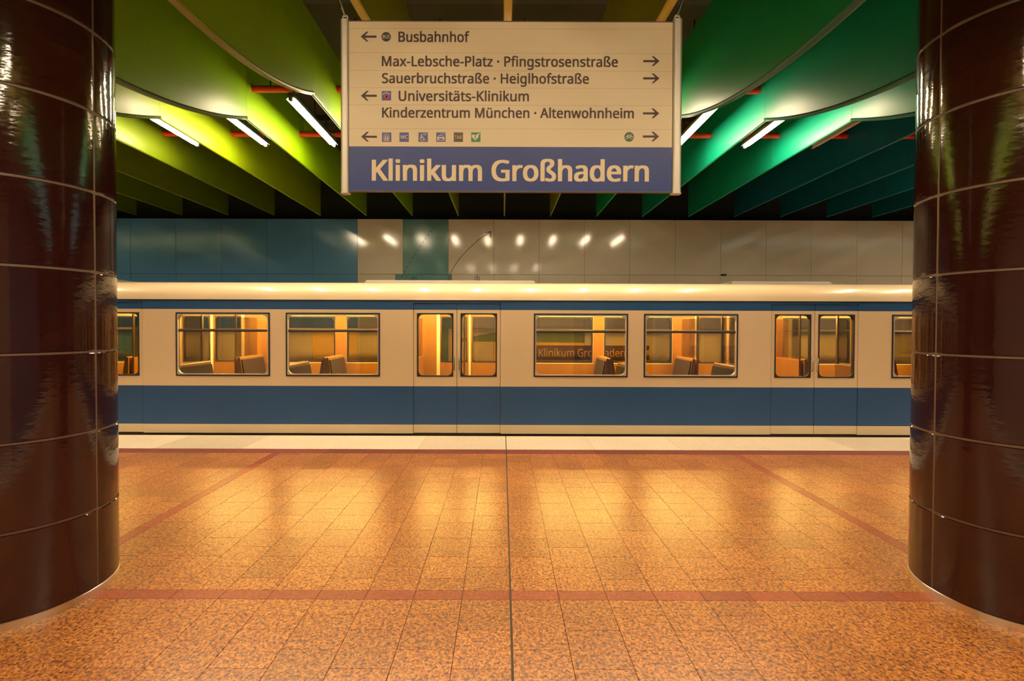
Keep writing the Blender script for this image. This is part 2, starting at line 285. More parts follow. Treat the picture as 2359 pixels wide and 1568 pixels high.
"k":[428,[[138,291,138,282,137,270,137,257,136,244,135,232,135,221,138,221,142,226,146,232,152,240,159,248,165,256,172,264,178,272,184,279,189,285,326,430,409,430,235,246,421,0,336,0,187,200,138,158,138,0,68,0,68,609,138,609]]],
"l":[207,[[139,0,68,0,68,609,139,609]]],
"m":[750,[[540,438,584,434,621,421,649,401,669,371,681,330,685,280,685,0,615,0,615,277,613,308,606,333,594,353,577,367,555,376,528,379,490,374,460,362,438,342,423,315,414,280,411,237,411,0,342,0,342,277,341,298,337,317,332,333,325,347,315,359,303,367,289,374,272,377,253,379,227,377,204,370,185,360,170,347,158,329,150,308,144,283,140,255,139,223,139,0,68,0,68,430,125,430,136,371,140,371,149,385,160,398,173,409,186,418,201,425,217,431,233,435,249,437,266,438,298,436,325,430,349,420,369,406,386,388,398,366,402,366,418,388,438,406,461,420,486,430,512,436]]],
"n":[496,[[275,438,322,434,361,421,391,401,413,371,426,330,431,280,431,0,361,0,361,275,358,307,351,333,338,353,319,367,295,376,265,379,222,374,189,361,166,338,151,308,142,269,139,223,139,0,68,0,68,430,125,430,136,371,140,371,150,385,162,398,175,409,190,418,206,425,222,431,239,435,257,437]]],
"o":[485,[[442,216,440,181,436,150,428,121,417,95,404,71,388,51,369,33,348,18,324,7,299,-1,271,-6,241,-8,214,-6,188,-1,163,7,140,18,119,33,100,51,84,71,70,95,59,121,51,150,46,181,44,216,47,261,55,301,68,336,87,367,110,392,137,412,169,426,204,435,244,438,281,435,316,426,347,412,374,392,398,367,417,336,431,301,439,261],[117,216,119,184,123,154,130,128,141,105,155,86,172,71,192,59,216,53,243,51,270,53,294,59,314,71,331,86,345,105,356,128,363,154,367,184,369,216,367,248,363,277,355,303,345,325,331,344,314,359,294,370,270,376,242,379,202,374,171,359,147,335,130,303,120,263]]],
"r":[331,[[269,438,277,438,286,437,295,437,304,436,312,435,319,433,310,368,303,370,296,371,287,372,279,373,271,374,264,374,248,373,232,369,217,363,202,355,189,346,176,334,166,321,156,305,149,289,143,270,140,251,139,229,139,0,68,0,68,430,126,430,134,351,137,351,147,367,158,381,170,395,183,407,198,418,214,426,231,433,249,437]]],
"s":[384,[[348,119,346,92,339,69,327,49,311,32,292,18,268,6,241,-2,210,-6,176,-8,148,-7,122,-5,99,-1,78,5,59,11,42,19,42,83,60,75,81,67,104,60,128,54,153,50,178,49,211,51,236,57,256,66,269,79,277,94,280,112,279,123,276,132,271,141,264,150,253,158,239,167,222,176,200,185,174,196,148,206,124,217,103,228,84,239,69,252,57,266,48,283,43,302,41,324,46,358,61,386,85,408,118,425,157,435,202,438,228,437,252,434,275,430,298,424,319,417,339,409,315,353,297,360,278,366,258,372,238,377,218,379,197,380,171,379,149,374,131,366,118,356,111,343,108,328,109,317,113,307,119,298,127,290,139,282,154,274,172,266,193,256,219,246,245,236,268,226,289,215,306,203,321,191,333,176,341,159,346,140]]],
"t":[289,[[212,50,222,50,233,51,245,53,255,54,264,56,272,59,272,5,263,1,253,-2,240,-4,226,-6,213,-8,200,-8,178,-7,157,-3,138,4,120,13,104,27,91,44,82,66,76,93,74,125,74,375,13,375,13,409,75,437,103,528,144,528,144,430,269,430,269,375,144,375,144,127,146,103,153,83,163,69,177,58,193,52]]],
"u":[496,[[427,430,427,0,370,0,359,57,356,57,346,43,334,31,321,20,306,11,290,4,273,-1,256,-5,238,-7,220,-8,187,-6,159,-1,134,8,112,21,95,38,81,59,71,85,65,114,63,148,63,430,135,430,135,153,137,122,145,96,158,76,176,62,200,53,230,51,260,53,285,59,306,69,323,82,336,100,345,121,352,146,356,175,357,206,357,430]]],
"v":[407,[[163,0,0,430,75,430,167,176,171,164,176,151,180,137,185,123,189,109,193,96,197,83,199,72,201,63,204,63,207,72,210,84,214,96,218,110,222,124,227,138,232,152,237,165,241,176,332,430,407,430,244,0]]],
"w":[630,[[346,243,342,254,339,265,336,276,333,287,330,297,328,308,325,317,323,326,321,335,319,343,317,351,316,357,313,357,312,351,310,343,308,335,306,326,304,317,302,307,299,297,297,286,294,275,291,264,287,253,284,242,207,1,127,1,9,431,82,431,141,201,145,186,149,170,153,154,157,139,160,124,163,109,166,96,168,84,169,73,172,73,174,80,176,88,178,97,180,107,182,117,185,128,187,138,190,149,193,160,196,170,199,180,201,188,277,431,354,431,428,188,432,176,436,163,440,149,444,135,447,122,451,109,454,96,456,84,457,74,460,74,462,84,464,95,466,108,469,122,473,137,477,153,481,169,485,185,489,201,549,431,621,431,502,1,419,1]]],
"x":[424,[[170,220,22,430,102,430,213,268,322,430,402,430,253,220,410,0,330,0,213,172,94,0,14,0]]],
"z":[377,[[346,0,31,0,31,47,262,375,45,375,45,430,340,430,340,377,112,55,346,55]]],
"\u00b7":[215,[[58,283,59,301,64,315,72,325,82,331,94,335,107,337,120,335,132,331,142,325,151,315,156,301,157,283,156,266,151,252,142,241,132,234,120,230,107,229,94,230,82,234,72,241,64,252,59,266]]],
"\u00df":[506,[[419,495,417,477,414,461,407,447,399,434,390,422,379,411,368,401,357,391,346,383,335,374,326,366,318,357,311,349,308,340,306,330,307,324,309,317,312,311,316,305,323,298,332,291,344,282,359,271,377,259,395,246,412,233,427,221,439,207,450,193,459,178,465,162,469,143,470,123,468,94,462,69,451,48,437,31,419,16,399,6,375,-2,349,-7,321,-8,297,-7,274,-5,254,-1,236,5,219,11,204,19,204,83,214,77,225,72,237,67,249,62,262,57,276,54,290,51,304,49,318,49,345,51,366,57,382,67,392,81,399,98,401,118,400,130,398,142,394,152,389,162,381,172,371,181,359,191,343,202,326,214,305,228,287,241,273,253,262,265,253,276,246,288,242,300,239,313,238,326,239,342,243,356,249,369,257,380,266,390,276,400,287,409,298,417,309,426,319,435,329,444,336,454,342,465,346,477,347,491,344,511,335,527,319,540,298,548,274,553,245,555,227,554,210,552,193,547,178,541,165,532,154,521,145,507,140,490,139,468,139,0,68,0,68,468,71,502,78,530,91,554,109,573,130,588,155,599,183,607,213,612,245,613,279,612,309,608,336,600,360,590,381,577,397,561,409,542,416,520]]],
"\u00e4":[450,[[231,437,279,433,318,422,347,403,368,375,381,338,385,293,385,0,334,0,320,61,317,61,304,46,292,33,279,22,265,13,250,5,234,-1,216,-5,195,-7,172,-8,148,-7,124,-2,103,6,84,16,68,30,55,48,45,68,39,92,37,119,43,159,59,192,87,219,127,238,179,251,243,257,316,259,316,285,313,317,306,342,293,359,275,371,253,378,227,380,205,379,183,376,163,370,143,363,124,355,106,347,84,400,104,410,126,419,151,426,177,432,204,436],[252,208,204,203,167,195,141,182,124,165,113,144,110,119,112,97,120,79,132,66,148,56,167,51,188,49,223,52,253,62,279,79,299,103,311,134,315,172,315,210],[113,546,114,559,118,569,124,576,132,581,141,584,151,585,160,584,169,581,177,576,183,569,187,559,188,546,187,534,183,524,177,516,169,510,160,507,151,506,141,507,132,510,124,516,118,524,114,534],[264,546,265,559,269,569,275,576,282,581,291,584,301,585,310,584,319,581,327,576,333,569,337,559,338,546,337,534,333,524,327,516,319,510,310,507,301,506,291,507,282,510,275,516,269,524,265,534]]],
"\u00fc":[496,[[427,430,427,0,370,0,359,57,356,57,346,43,334,31,321,20,306,11,290,4,273,-1,256,-5,238,-7,220,-8,187,-6,159,-1,134,8,112,21,95,38,81,59,71,85,65,114,63,148,63,430,135,430,135,153,137,122,145,96,158,76,176,62,200,53,230,51,260,53,285,59,306,69,323,82,336,100,345,121,352,146,356,175,357,206,357,430],[136,546,137,559,141,569,147,576,155,581,164,584,173,585,183,584,192,581,200,576,206,569,210,559,211,546,210,534,206,524,200,516,192,510,183,507,173,506,164,507,155,510,147,516,141,524,137,534],[286,546,287,559,291,569,297,576,305,581,314,584,323,585,333,584,342,581,350,576,356,569,360,559,361,546,360,534,356,524,350,516,342,510,333,507,323,506,314,507,305,510,297,516,291,524,287,534]]]}
CAP = max(GLYPHS['H'][1][0][1::2])/1000
def text_mesh(s, width, cap, depth, bold=0.0, spacing=1.0):
    cu = bpy.data.curves.new('txt', 'CURVE'); cu.dimensions = '2D'; cu.fill_mode = 'BOTH'
    x = 0.0
    for ch in s:
        adv, loops = GLYPHS[ch]
        for lp in loops:
            n = len(lp)//2; sp = cu.splines.new('POLY'); sp.points.add(n-1); sp.use_cyclic_u = True
            sp.points.foreach_set('co', [v for k in range(n) for v in (x+lp[2*k]/1000, lp[2*k+1]/1000, 0, 1)])
        x += adv/1000*spacing+(spacing-1)*.15
    o = bpy.data.objects.new('txt', cu); C.objects.link(o)
    bpy.context.view_layer.update(); dg = bpy.context.evaluated_depsgraph_get()
    m = bpy.data.meshes.new_from_object(o.evaluated_get(dg))
    xs = [v.co.x for v in m.vertices]; x0, x1 = min(xs), max(xs)
    bx, by = bold*cap, bold*cap*.35
    sx = (width-2*bx)/(x1-x0); sy = (cap-2*by)/CAP
    bm = bmesh.new()
    shifts = [(-1, -1), (1, -1), (0, 0), (-1, 1), (1, 1)] if bold else [(0, 0)]
    for n, (qx, qy) in enumerate(shifts):
        b2 = bmesh.new(); b2.from_mesh(m)
        gg = bmesh.ops.extrude_face_region(b2, geom=b2.faces[:])
        top_ = set(e for e in gg['geom'] if isinstance(e, bmesh.types.BMVert))
        for v in b2.verts: v.co = ((v.co.x-x0)*sx+bx*(1+qx), -(1+.12*n)*depth if v in top_ else 0, v.co.y*sy+by*(1+qy))
        bmesh.ops.recalc_face_normals(b2, faces=b2.faces)
        t_ = bpy.data.meshes.new('t'); b2.to_mesh(t_); b2.free(); bm.from_mesh(t_); bpy.data.meshes.remove(t_)
    me = bpy.data.meshes.new('lettering'); bm.to_mesh(me); bm.free()
    bpy.data.objects.remove(o); bpy.data.meshes.remove(m)
    return me
def lettering(s, x0, x1, ybase, ytop, Y, m, parent, bold=0.0, off=(0, 0, 0), depth=0.0015, spacing=1.0):
    a = P2(x0, ybase, Y); b = P2(x1, ybase, Y); t = P2(x0, ytop, Y)
    me = text_mesh(s, b[0]-a[0], t[1]-a[1], depth, bold, spacing); me.materials.append(m)
    return link('lettering', me, parent, (a[0]-off[0], Y-off[1], a[1]-off[2]))

# ------------------------------------------------------------------ main distances
PY = 2.97                      # centre line of the platform (pillars, sign)
EDGE = 7.23; BACKEDGE = 2*PY-EDGE
WALLY = 11.2; BWALLY = 2*PY-WALLY
TF = 7.30                      # near face of the train
XL, XR = -14.5, 14.5
CEIL = 5.45
FP = 1.05; FX0 = 0.03          # fin pitch and offset
HB = EYE+2.50                  # underside of the straight part of a fin
HT = EYE+3.31

# ------------------------------------------------------------------ platform floor
fb = B(); fb.box(XL, XR, BACKEDGE+0.02, EDGE-0.02, -1.1, -0.004)
floor = struct('floor', fb, M['grout'], 'platform floor of orange speckled granite tiles')
TW = 0.2955; TC0 = 0.053; RL = 0.2995; G = 0.0016
SX = (-2.925, 3.02); SWID = 0.10
ZS0, ZS1 = 2.904, 3.005       # cross strip
T_END = 6.23
def tile_mesh(wx, wy, m, h=0.010, ch=0.0006):
    b = B(); x, y = wx/2, wy/2
    v = [(-x, -y, -h), (x, -y, -h), (x, y, -h), (-x, y, -h), (-x, -y, -ch), (x, -y, -ch), (x, y, -ch), (-x, y, -ch),
         (-x+ch, -y+ch, 0), (x-ch, -y+ch, 0), (x-ch, y-ch, 0), (-x+ch, y-ch, 0)]
    f = [(8, 9, 10, 11)]+[(r*4+i, r*4+(i+1) % 4, (r+1)*4+(i+1) % 4, (r+1)*4+i) for r in (0, 1) for i in range(4)]
    b.add(v, f); return b.mesh('tile', m)
cells = []
kmin = int((XL-TC0)/TW); kmax = int((XR-TC0)/TW)
xcuts = [(XL, SX[0]-SWID/2), (SX[0]+SWID/2, SX[1]-SWID/2), (SX[1]+SWID/2, XR)]
ycuts = [(BACKEDGE+1.0, ZS0), (ZS1, T_END)]
for k in range(kmin, kmax):
    cx0 = TC0+k*TW; cx1 = cx0+TW
    odd = k % 2 != 0
    for xa, xb in xcuts:
        a, b_ = max(cx0, xa), min(cx1, xb)
        if b_-a < 0.02: continue
        for ya, yb in ycuts:
            base = (3.299 if odd else 3.447) if ya > 2 else (2.614 if odd else 2.752)
            j0 = int(math.floor((ya-base)/RL)); j = j0
            while base+j*RL < yb:
                c, d = max(base+j*RL, ya), min(base+(j+1)*RL, yb)
                if d-c > 0.02: cells.append([a, b_, c, d])
                j += 1
PIL = [(-2.963, PY), (3.125, PY)]; PR = 0.47
def in_view(c):
    x = (c[0]+c[1])/2; y = (c[2]+c[3])/2
    if y < 2.2: return False
    px = VPX+F*x/y
    if not (-60 < px < 2420): return False
    for (qx, qy) in PIL:
        if math.hypot(x-qx, y-qy) < PR+0.02: return False
        if y > qy and abs(x) > abs(qx)-PR and abs(x/y) > abs(qx)/qy-0.16: return False
    return True
vis = sorted([c for c in cells if in_view(c)], key=lambda c: c[2]+0.2*abs(c[0]))
first = vis[:300]; firstid = set(id(c) for c in first)
tcache = {}
JW = 0.006
def trim(c):
    a, b_, cc, d = c
    a += G; b_ -= G; cc += G; d -= G
    if abs(c[0]-TC0) < 1e-6: a += JW-G
    if abs(c[1]-TC0) < 1e-6: b_ -= JW-G
    return a, b_, cc, d
for c in first:
    a, b_, cc, d = trim(c); key = (round(b_-a, 4), round(d-cc, 4))
    if key not in tcache: tcache[key] = tile_mesh(key[0], key[1], M['granite'])
    link('tile', tcache[key], floor, ((a+b_)/2, (cc+d)/2, random.uniform(-0.0001, 0.0001)))
rb = B(); tones = []
for c in cells:
    if id(c) in firstid: continue
    a, b_, cc, d = trim(c); x, y = (a+b_)/2, (cc+d)/2
    z = random.uniform(-.0001, .0001); ch = .0006
    rb.add([(a, cc, -.01), (b_, cc, -.01), (b_, d, -.01), (a, d, -.01), (a+ch, cc+ch, z), (b_-ch, cc+ch, z), (b_-ch, d-ch, z), (a+ch, d-ch, z)],
           [(4, 5, 6, 7), (0, 1, 5, 4), (1, 2, 6, 5), (2, 3, 7, 6), (3, 0, 4, 7)])
    tones += [random.random()]*5
rest = part('tile_field', rb, M['granite'], floor); rest['kind'] = 'stuff'
at = rest.data.attributes.new('tone', 'FLOAT', 'FACE'); at.data.foreach_set('value', tones)
# red strips
for k in range(kmin, kmax):
    cx0 = TC0+k*TW; cx1 = cx0+TW
    if (cx0+cx1)/2 < -6 or (cx0+cx1)/2 > 6: continue
    a = cx0+(JW if k == 0 else G); b_ = cx1-(JW if k == -1 else G)
    link('strip_tile', tile_mesh(b_-a, ZS1-ZS0-2*G, M['redstone']), floor, ((a+b_)/2, (ZS0+ZS1)/2, 0))
sm_ = tile_mesh(SWID-2*G, 0.46-2*G, M['redstone'])
for sx in SX:
    y = ZS1+0.23
    while y+0.23 < T_END+0.01:
        link('strip_tile', sm_, floor, (sx, y, 0)); y += 0.46
    link('strip_tile', tile_mesh(SWID-2*G, T_END-(y-0.23)-2*G, M['redstone']), floor, (sx, (y-0.23+T_END)/2, 0))
    y = ZS0-0.23
    while y > BACKEDGE+1.2:
        link('strip_tile', sm_, floor, (sx, y, 0)); y -= 0.46
SL = 1.182
for j in range(-12, 12):
    a = TC0+j*SL; b_ = a+SL
    if a < XL or b_ > XR: continue
    ja = JW if j == 0 else G*0.7; jb = JW if j == -1 else G*0.7
    link('edge_slab', tile_mesh(b_-a-ja-jb, EDGE-6.45-G, M['palestone'], 0.03, .002), floor, ((a+ja+b_-jb)/2, (EDGE+6.45)/2, 0))
    link('border_tile', tile_mesh(b_-a-ja-jb, 6.45-T_END-2*G, M['border']), floor, ((a+ja+b_-jb)/2, (6.45+T_END)/2, -0.0004))
    link('edge_slab', tile_mesh(b_-a-ja-jb, 0.78, M['palestone'], 0.03, .002), floor, ((a+ja+b_-jb)/2, BACKEDGE+0.39, 0))
    link('border_tile', tile_mesh(b_-a-ja-jb, 0.22, M['redstone']), floor, ((a+ja+b_-jb)/2, BACKEDGE+0.89, 0))
jb_ = B(); jb_.box(TC0-JW+.0005, TC0+JW-.0005, BACKEDGE+.02, EDGE-.01, -.006, -.0022)
part('expansion_joint', jb_, M['joint'], floor)

# track beds either side
for nm, y0, y1 in (('trim_1', EDGE, WALLY+.6), ('trim_2', BWALLY-.6, BACKEDGE)):
    tb = B(); tb.box(XL, XR, y0, y1, -1.45, -1.2)
    for yr in (((y0+.07+1.45-.72), (y0+.07+1.45+.72)) if nm == 'trim_1' else (y1-1.5-.72, y1-1.5+.72)):
        tb.box(XL, XR, yr-.035, yr+.035, -1.2, -1.06)
    struct(nm, tb, M['concrete'], 'track bed with rails below the platform edge')

# ------------------------------------------------------------------ walls
JX0 = -0.213; JP = 1.048
rows = [(2.83, 4.10), (1.58, 2.83), (0.33, 1.58), (-1.2, 0.33)]
wb = B(); wb.box(XL, XR, WALLY+.02, WALLY+.12, -1.2, 4.085)
wall = struct('wall_back', wb, M['upper'], 'station wall of teal and beige enamel panels behind the train')
pm = {}
def wallpanel(x0, x1, z0, z1, m, Y=WALLY, parent=wall, s=1):
    g = .003; key = (round(x1-x0, 3), round(z1-z0, 3), m.name)
    if key not in pm:
        b = B(); b.box(-(x1-x0)/2+g, (x1-x0)/2-g, 0, .02, -(z1-z0)/2+g, (z1-z0)/2-g, ch=.002); pm[key] = b.mesh('panel', m)
    return link('panel', pm[key], parent, ((x0+x1)/2, Y, (z0+z1)/2))
for j in range(-13, 14):
    x0 = JX0+j*JP; x1 = x0+JP
    if x0 < XL or x1 > XR: continue
    for r, (z0, z1) in enumerate(rows):
        # columns left of pixel 826 are teal, one more teal column at 929-1033
        if j <= -4: m = M['teal']
        elif j == -2 and r == 0: m = M['tealgreen']
        else: m = M['beige']
        if r == 1 and j == -4: m = M['teal']
        if r >= 1 and j == -2: m = M['tealgreen']
        if r in (1, 2) and j == -4 and r == 2: m = M['yellow']
        if r == 2 and j in (0, 1): m = M['yellow']
        if r == 2 and j in (-7, -6, -5): m = M['beige']
        a, b_ = x0, x1
        if r == 1:
            if j == -3: b_ = x1-.17
            if j == -2: a = x0-.17; b_ = x1+.08
            if j == -1: a = x0+.08
        wallpanel(a, b_, z0, z1, m)
# painted shapes on the wall
def onwall(b, m, name='mural_shape'): return part(name, b, m, wall)
g1 = B(); pts = []
for t in range(13):
    s = t/12; x = -1.0+s*2.9; pts.append((x, 1.34+.20*s+.12*math.sin(s*PI)))
for t in range(12, -1, -1):
    s = t/12; x = -1.0+s*2.9; pts.append((x, 1.28-.02*s*s))
def strip(b, top, bot, y0, y1):
    for (p, q), (r, t) in zip(zip(top, top[1:]), zip(bot, bot[1:])): b.prism([p, r, t, q], 'y', y0, y1)
top = pts[:13]; bot = pts[13:][::-1]
strip(g1, top, bot, WALLY-.003, WALLY+.001); onwall(g1, M['leafgreen'])
def stroke(b, pl, w, y0, y1):
    for p, q in zip(pl, pl[1:]):
        d = Vector((q[0]-p[0], q[1]-p[1])); n = Vector((-d.y, d.x)).normalized()*w/2
        b.prism([(p[0]+n.x, p[1]+n.y), (p[0]-n.x, p[1]-n.y), (q[0]-n.x, q[1]-n.y), (q[0]+n.x, q[1]+n.y)], 'y', y0, y1)
a = B(); P0, P1 = P2(919, 649, WALLY), P2(1003, 520, WALLY); nd = 14
for k in range(nd):
    s0, s1 = k/nd, (k+.6)/nd
    stroke(a, [(P0[0]+(P1[0]-P0[0])*s, P0[1]+(P1[1]-P0[1])*s+.06*math.sin(s*PI)) for s in (s0, s1)], .012, WALLY-.003, WALLY+.001)
onwall(a, M['ink'], 'dashed_line')
a = B(); pl = []
for px, py in ((1031, 650), (1037, 631), (1048, 611), (1062, 592), (1080, 573), (1101, 554), (1131, 534)): pl.append(P2(px, py, WALLY))
stroke(a, pl, .013, WALLY-.003, WALLY+.001)
stroke(a, [P2(1118, 536, WALLY), pl[-1], P2(1129, 547, WALLY)], .016, WALLY-.003, WALLY+.001); onwall(a, M['ink'], 'curved_arrow')
lettering('a', 946, 955, 646, 634, WALLY-.001, M['ink'], wall); lettering('b', 1098, 1105, 646, 634, WALLY-.001, M['ink'], wall)
a = B()
for px in (959, 1094):
    stroke(a, [P2(px, 650, WALLY), P2(px, 635, WALLY)], .01, WALLY-.003, WALLY+.001)
onwall(a, M['ink'], 'tick_mark')
# leaf silhouettes of the mural seen through the train
a = B()
for cx, cy, r, t in ((884, 765, .07, .3), (897, 772, .08, -.4), (905, 786, .07, .9), (890, 792, .08, 2.5), (912, 770, .06, 1.4), (901, 803, .07, -.9), (880, 780, .06, 3.0)):
    X, Z = P2(cx, cy, WALLY)
    a.prism([(X+r*1.4*math.cos(q)*math.cos(t)-r*.5*math.sin(q)*math.sin(t), Z+r*1.4*math.cos(q)*math.sin(t)+r*.5*math.sin(q)*math.cos(t)) for q in [2*PI*i/12 for i in range(12)]], 'y', WALLY-.003, WALLY+.001)
onwall(a, M['leafgreen'], 'painted_leaf')
ub = B(); ub.box(XL, XR, WALLY+.45, WALLY+.6, 4.0, CEIL)
ub.box(XL, XR, WALLY+.12, WALLY+.45, 4.0, 4.08)
struct('wall_upper', ub, M['upper'], 'dark wall above the enamel panels')
# wall behind the camera
wb = B(); wb.box(XL, XR, BWALLY-.12, BWALLY-.02, -1.2, 4.1)
wr = struct('wall_front', wb, M['upper'])
for j in range(-13, 14):
    x0 = JX0+j*JP
    if x0 < XL or x0+JP > XR: continue
    for z0, z1 in rows: wallpanel(x0, x0+JP, z0, z1, M['teal'] if j > 2 else M['beige'], BWALLY-.02, wr)
ub = B(); ub.box(XL, XR, BWALLY-.6, BWALLY-.45, 4.0, CEIL); ub.box(XL, XR, BWALLY-.45, BWALLY-.12, 4.0, 4.08); struct('wall_front_upper', ub, M['upper'])
for nm, x in (('wall_left', XL-.1), ('wall_right', XR)):
    b = B(); b.box(x, x+.1, BWALLY-.6, WALLY+.6, -1.45, CEIL); struct(nm, b, M['conduit'])
cb = B(); cb.box(XL-.1, XR+.1, BWALLY-.6, WALLY+.6, CEIL, CEIL+.15)
ceiling = struct('ceiling', cb, M['ceil'], 'dark concrete ceiling above the coloured fins')
b = B()
for y in (4.55, 5.5, 8.8): b.box(XL, XR, y, y+.12, CEIL-.10, CEIL)
part('cable_tray', b, M['conduit'], ceiling)
x, z = P2(1277, 48, 4.2); b = B(); b.box(x-.10, x+.10, 5.1, 5.4, CEIL-.16, CEIL, ch=.01)
jbx = part('junction_box', b, M['upper'], None); jbx['label'] = 'black square box on the dark ceiling just above the hanging sign'; jbx['category'] = 'box'

# ------------------------------------------------------------------ pillars
def pillar(cx, cy, label):
    t = thing('pillar', label, 'pillar', (cx, cy, 0))
    b = B(); b.prism([((PR-.005)*math.cos(2*PI*k/96), (PR-.005)*math.sin(2*PI*k/96)) for k in range(96)], 'z', 0.0, CEIL)
    for i in range(96): b.sm[-1-i] = True
    part('grout', b, M['pgrout'], t)
    b = B(); n = 96; pr = [(PR-.02, .0), (PR+.002, .0), (PR+.002, .042), (PR-.001, .044), (PR-.02, .044)]
    v = [(r*math.cos(2*PI*k/n), r*math.sin(2*PI*k/n), z) for k in range(n) for r, z in pr]
    f = [(k*5+i, k*5+(i+1) % 5, ((k+1) % n)*5+(i+1) % 5, ((k+1) % n)*5+i) for k in range(n) for i in range(5)]
    b.add(v, f, 0, False); part('base_ring', b, M['steel'], t)
    # curved ceramic tiles, four to a course
    H = 0.485; z0 = 0.036; ga = 0.006; seg = 20
    b = B(); a0 = ga/PR; a1 = PI/2-ga/PR; c = .006; zb, zt = .005, H-.005
    v = []
    for k in range(seg+1):
        a = a0+(a1-a0)*k/seg; e = 0 if 0 < k < seg else c*.8
        for r, z in ((PR-.012, zb), (PR-c-e*.3, zb), (PR-e, zb+c), (PR-e, zt-c), (PR-c-e*.3, zt), (PR-.012, zt)):
            v.append((r*math.cos(a), r*math.sin(a), z))
    f = []
    for k in range(seg):
        for i in range(6): f.append((k*6+i, k*6+(i+1) % 6, (k+1)*6+(i+1) % 6, (k+1)*6+i))
    f += [tuple(range(6)), tuple(range(seg*6, seg*6+6))[::-1]]
    b.add(v, f, 0, True); me = b.mesh('tile', M['ceramic'])
    try:
        me.set_sharp_from_angle(angle=math.radians(28))
    except Exception: pass
    r = 0
    while z0+r*H < CEIL-.05:
        for q in range(4):
            o = link('tile', me, t, (0, 0, z0+r*H)); o.rotation_euler.z = q*PI/2
            o.rotation_euler.x = random.uniform(-.0015, .0015)
            if z0+(r+1)*H > CEIL: o.scale.z = (CEIL-z0-r*H)/H
        r += 1
    return t
pillar(PIL[0][0], PIL[0][1], 'round column of dark brown glazed tiles at the left of the hanging sign')
pillar(PIL[1][0], PIL[1][1], 'round column of dark brown glazed tiles at the right of the hanging sign')

# ------------------------------------------------------------------ ceiling fins
half = {-1: (1.45, .30), 0: (1.4, .30), 1: (1.9, .42), -2: (2.3, .47), 2: (2.85, .55)}
def fin_cols(k):
    if k <= -5: return (0.13, 0.19, 0.004), (0.01, 0.16, 0.11)
    if k == -4: return (0.26, 0.38, 0.003), (0.012, 0.18, 0.10)
    if k <= -2: return (0.21, 0.40, 0.001), (0.012, 0.18, 0.10)
    if k == -1: return (0.20, 0.26, 0.002), (0.10, 0.20, 0.01)
    if k == 0: return (0.36, 0.28, 0.01), (0.30, 0.28, 0.01)
    if k == 1: return (0.20, 0.26, 0.003), (0.19, 0.22, 0.002)
    if k == 2: return (0.20, 0.30, 0.004), (0.003, 0.27, 0.085)
    if k <= 4: return (0.20, 0.30, 0.004), (0.002, 0.25, 0.155)
    return (0.18, 0.26, 0.004), (0.001, 0.10, 0.17)
fmats = {}
def paint(c, tag):
    if c not in fmats: fmats[c] = mat('fin_paint_'+tag, c, 0.36, spec=0.4, var=0.04, scale=2)
    return fmats[c]
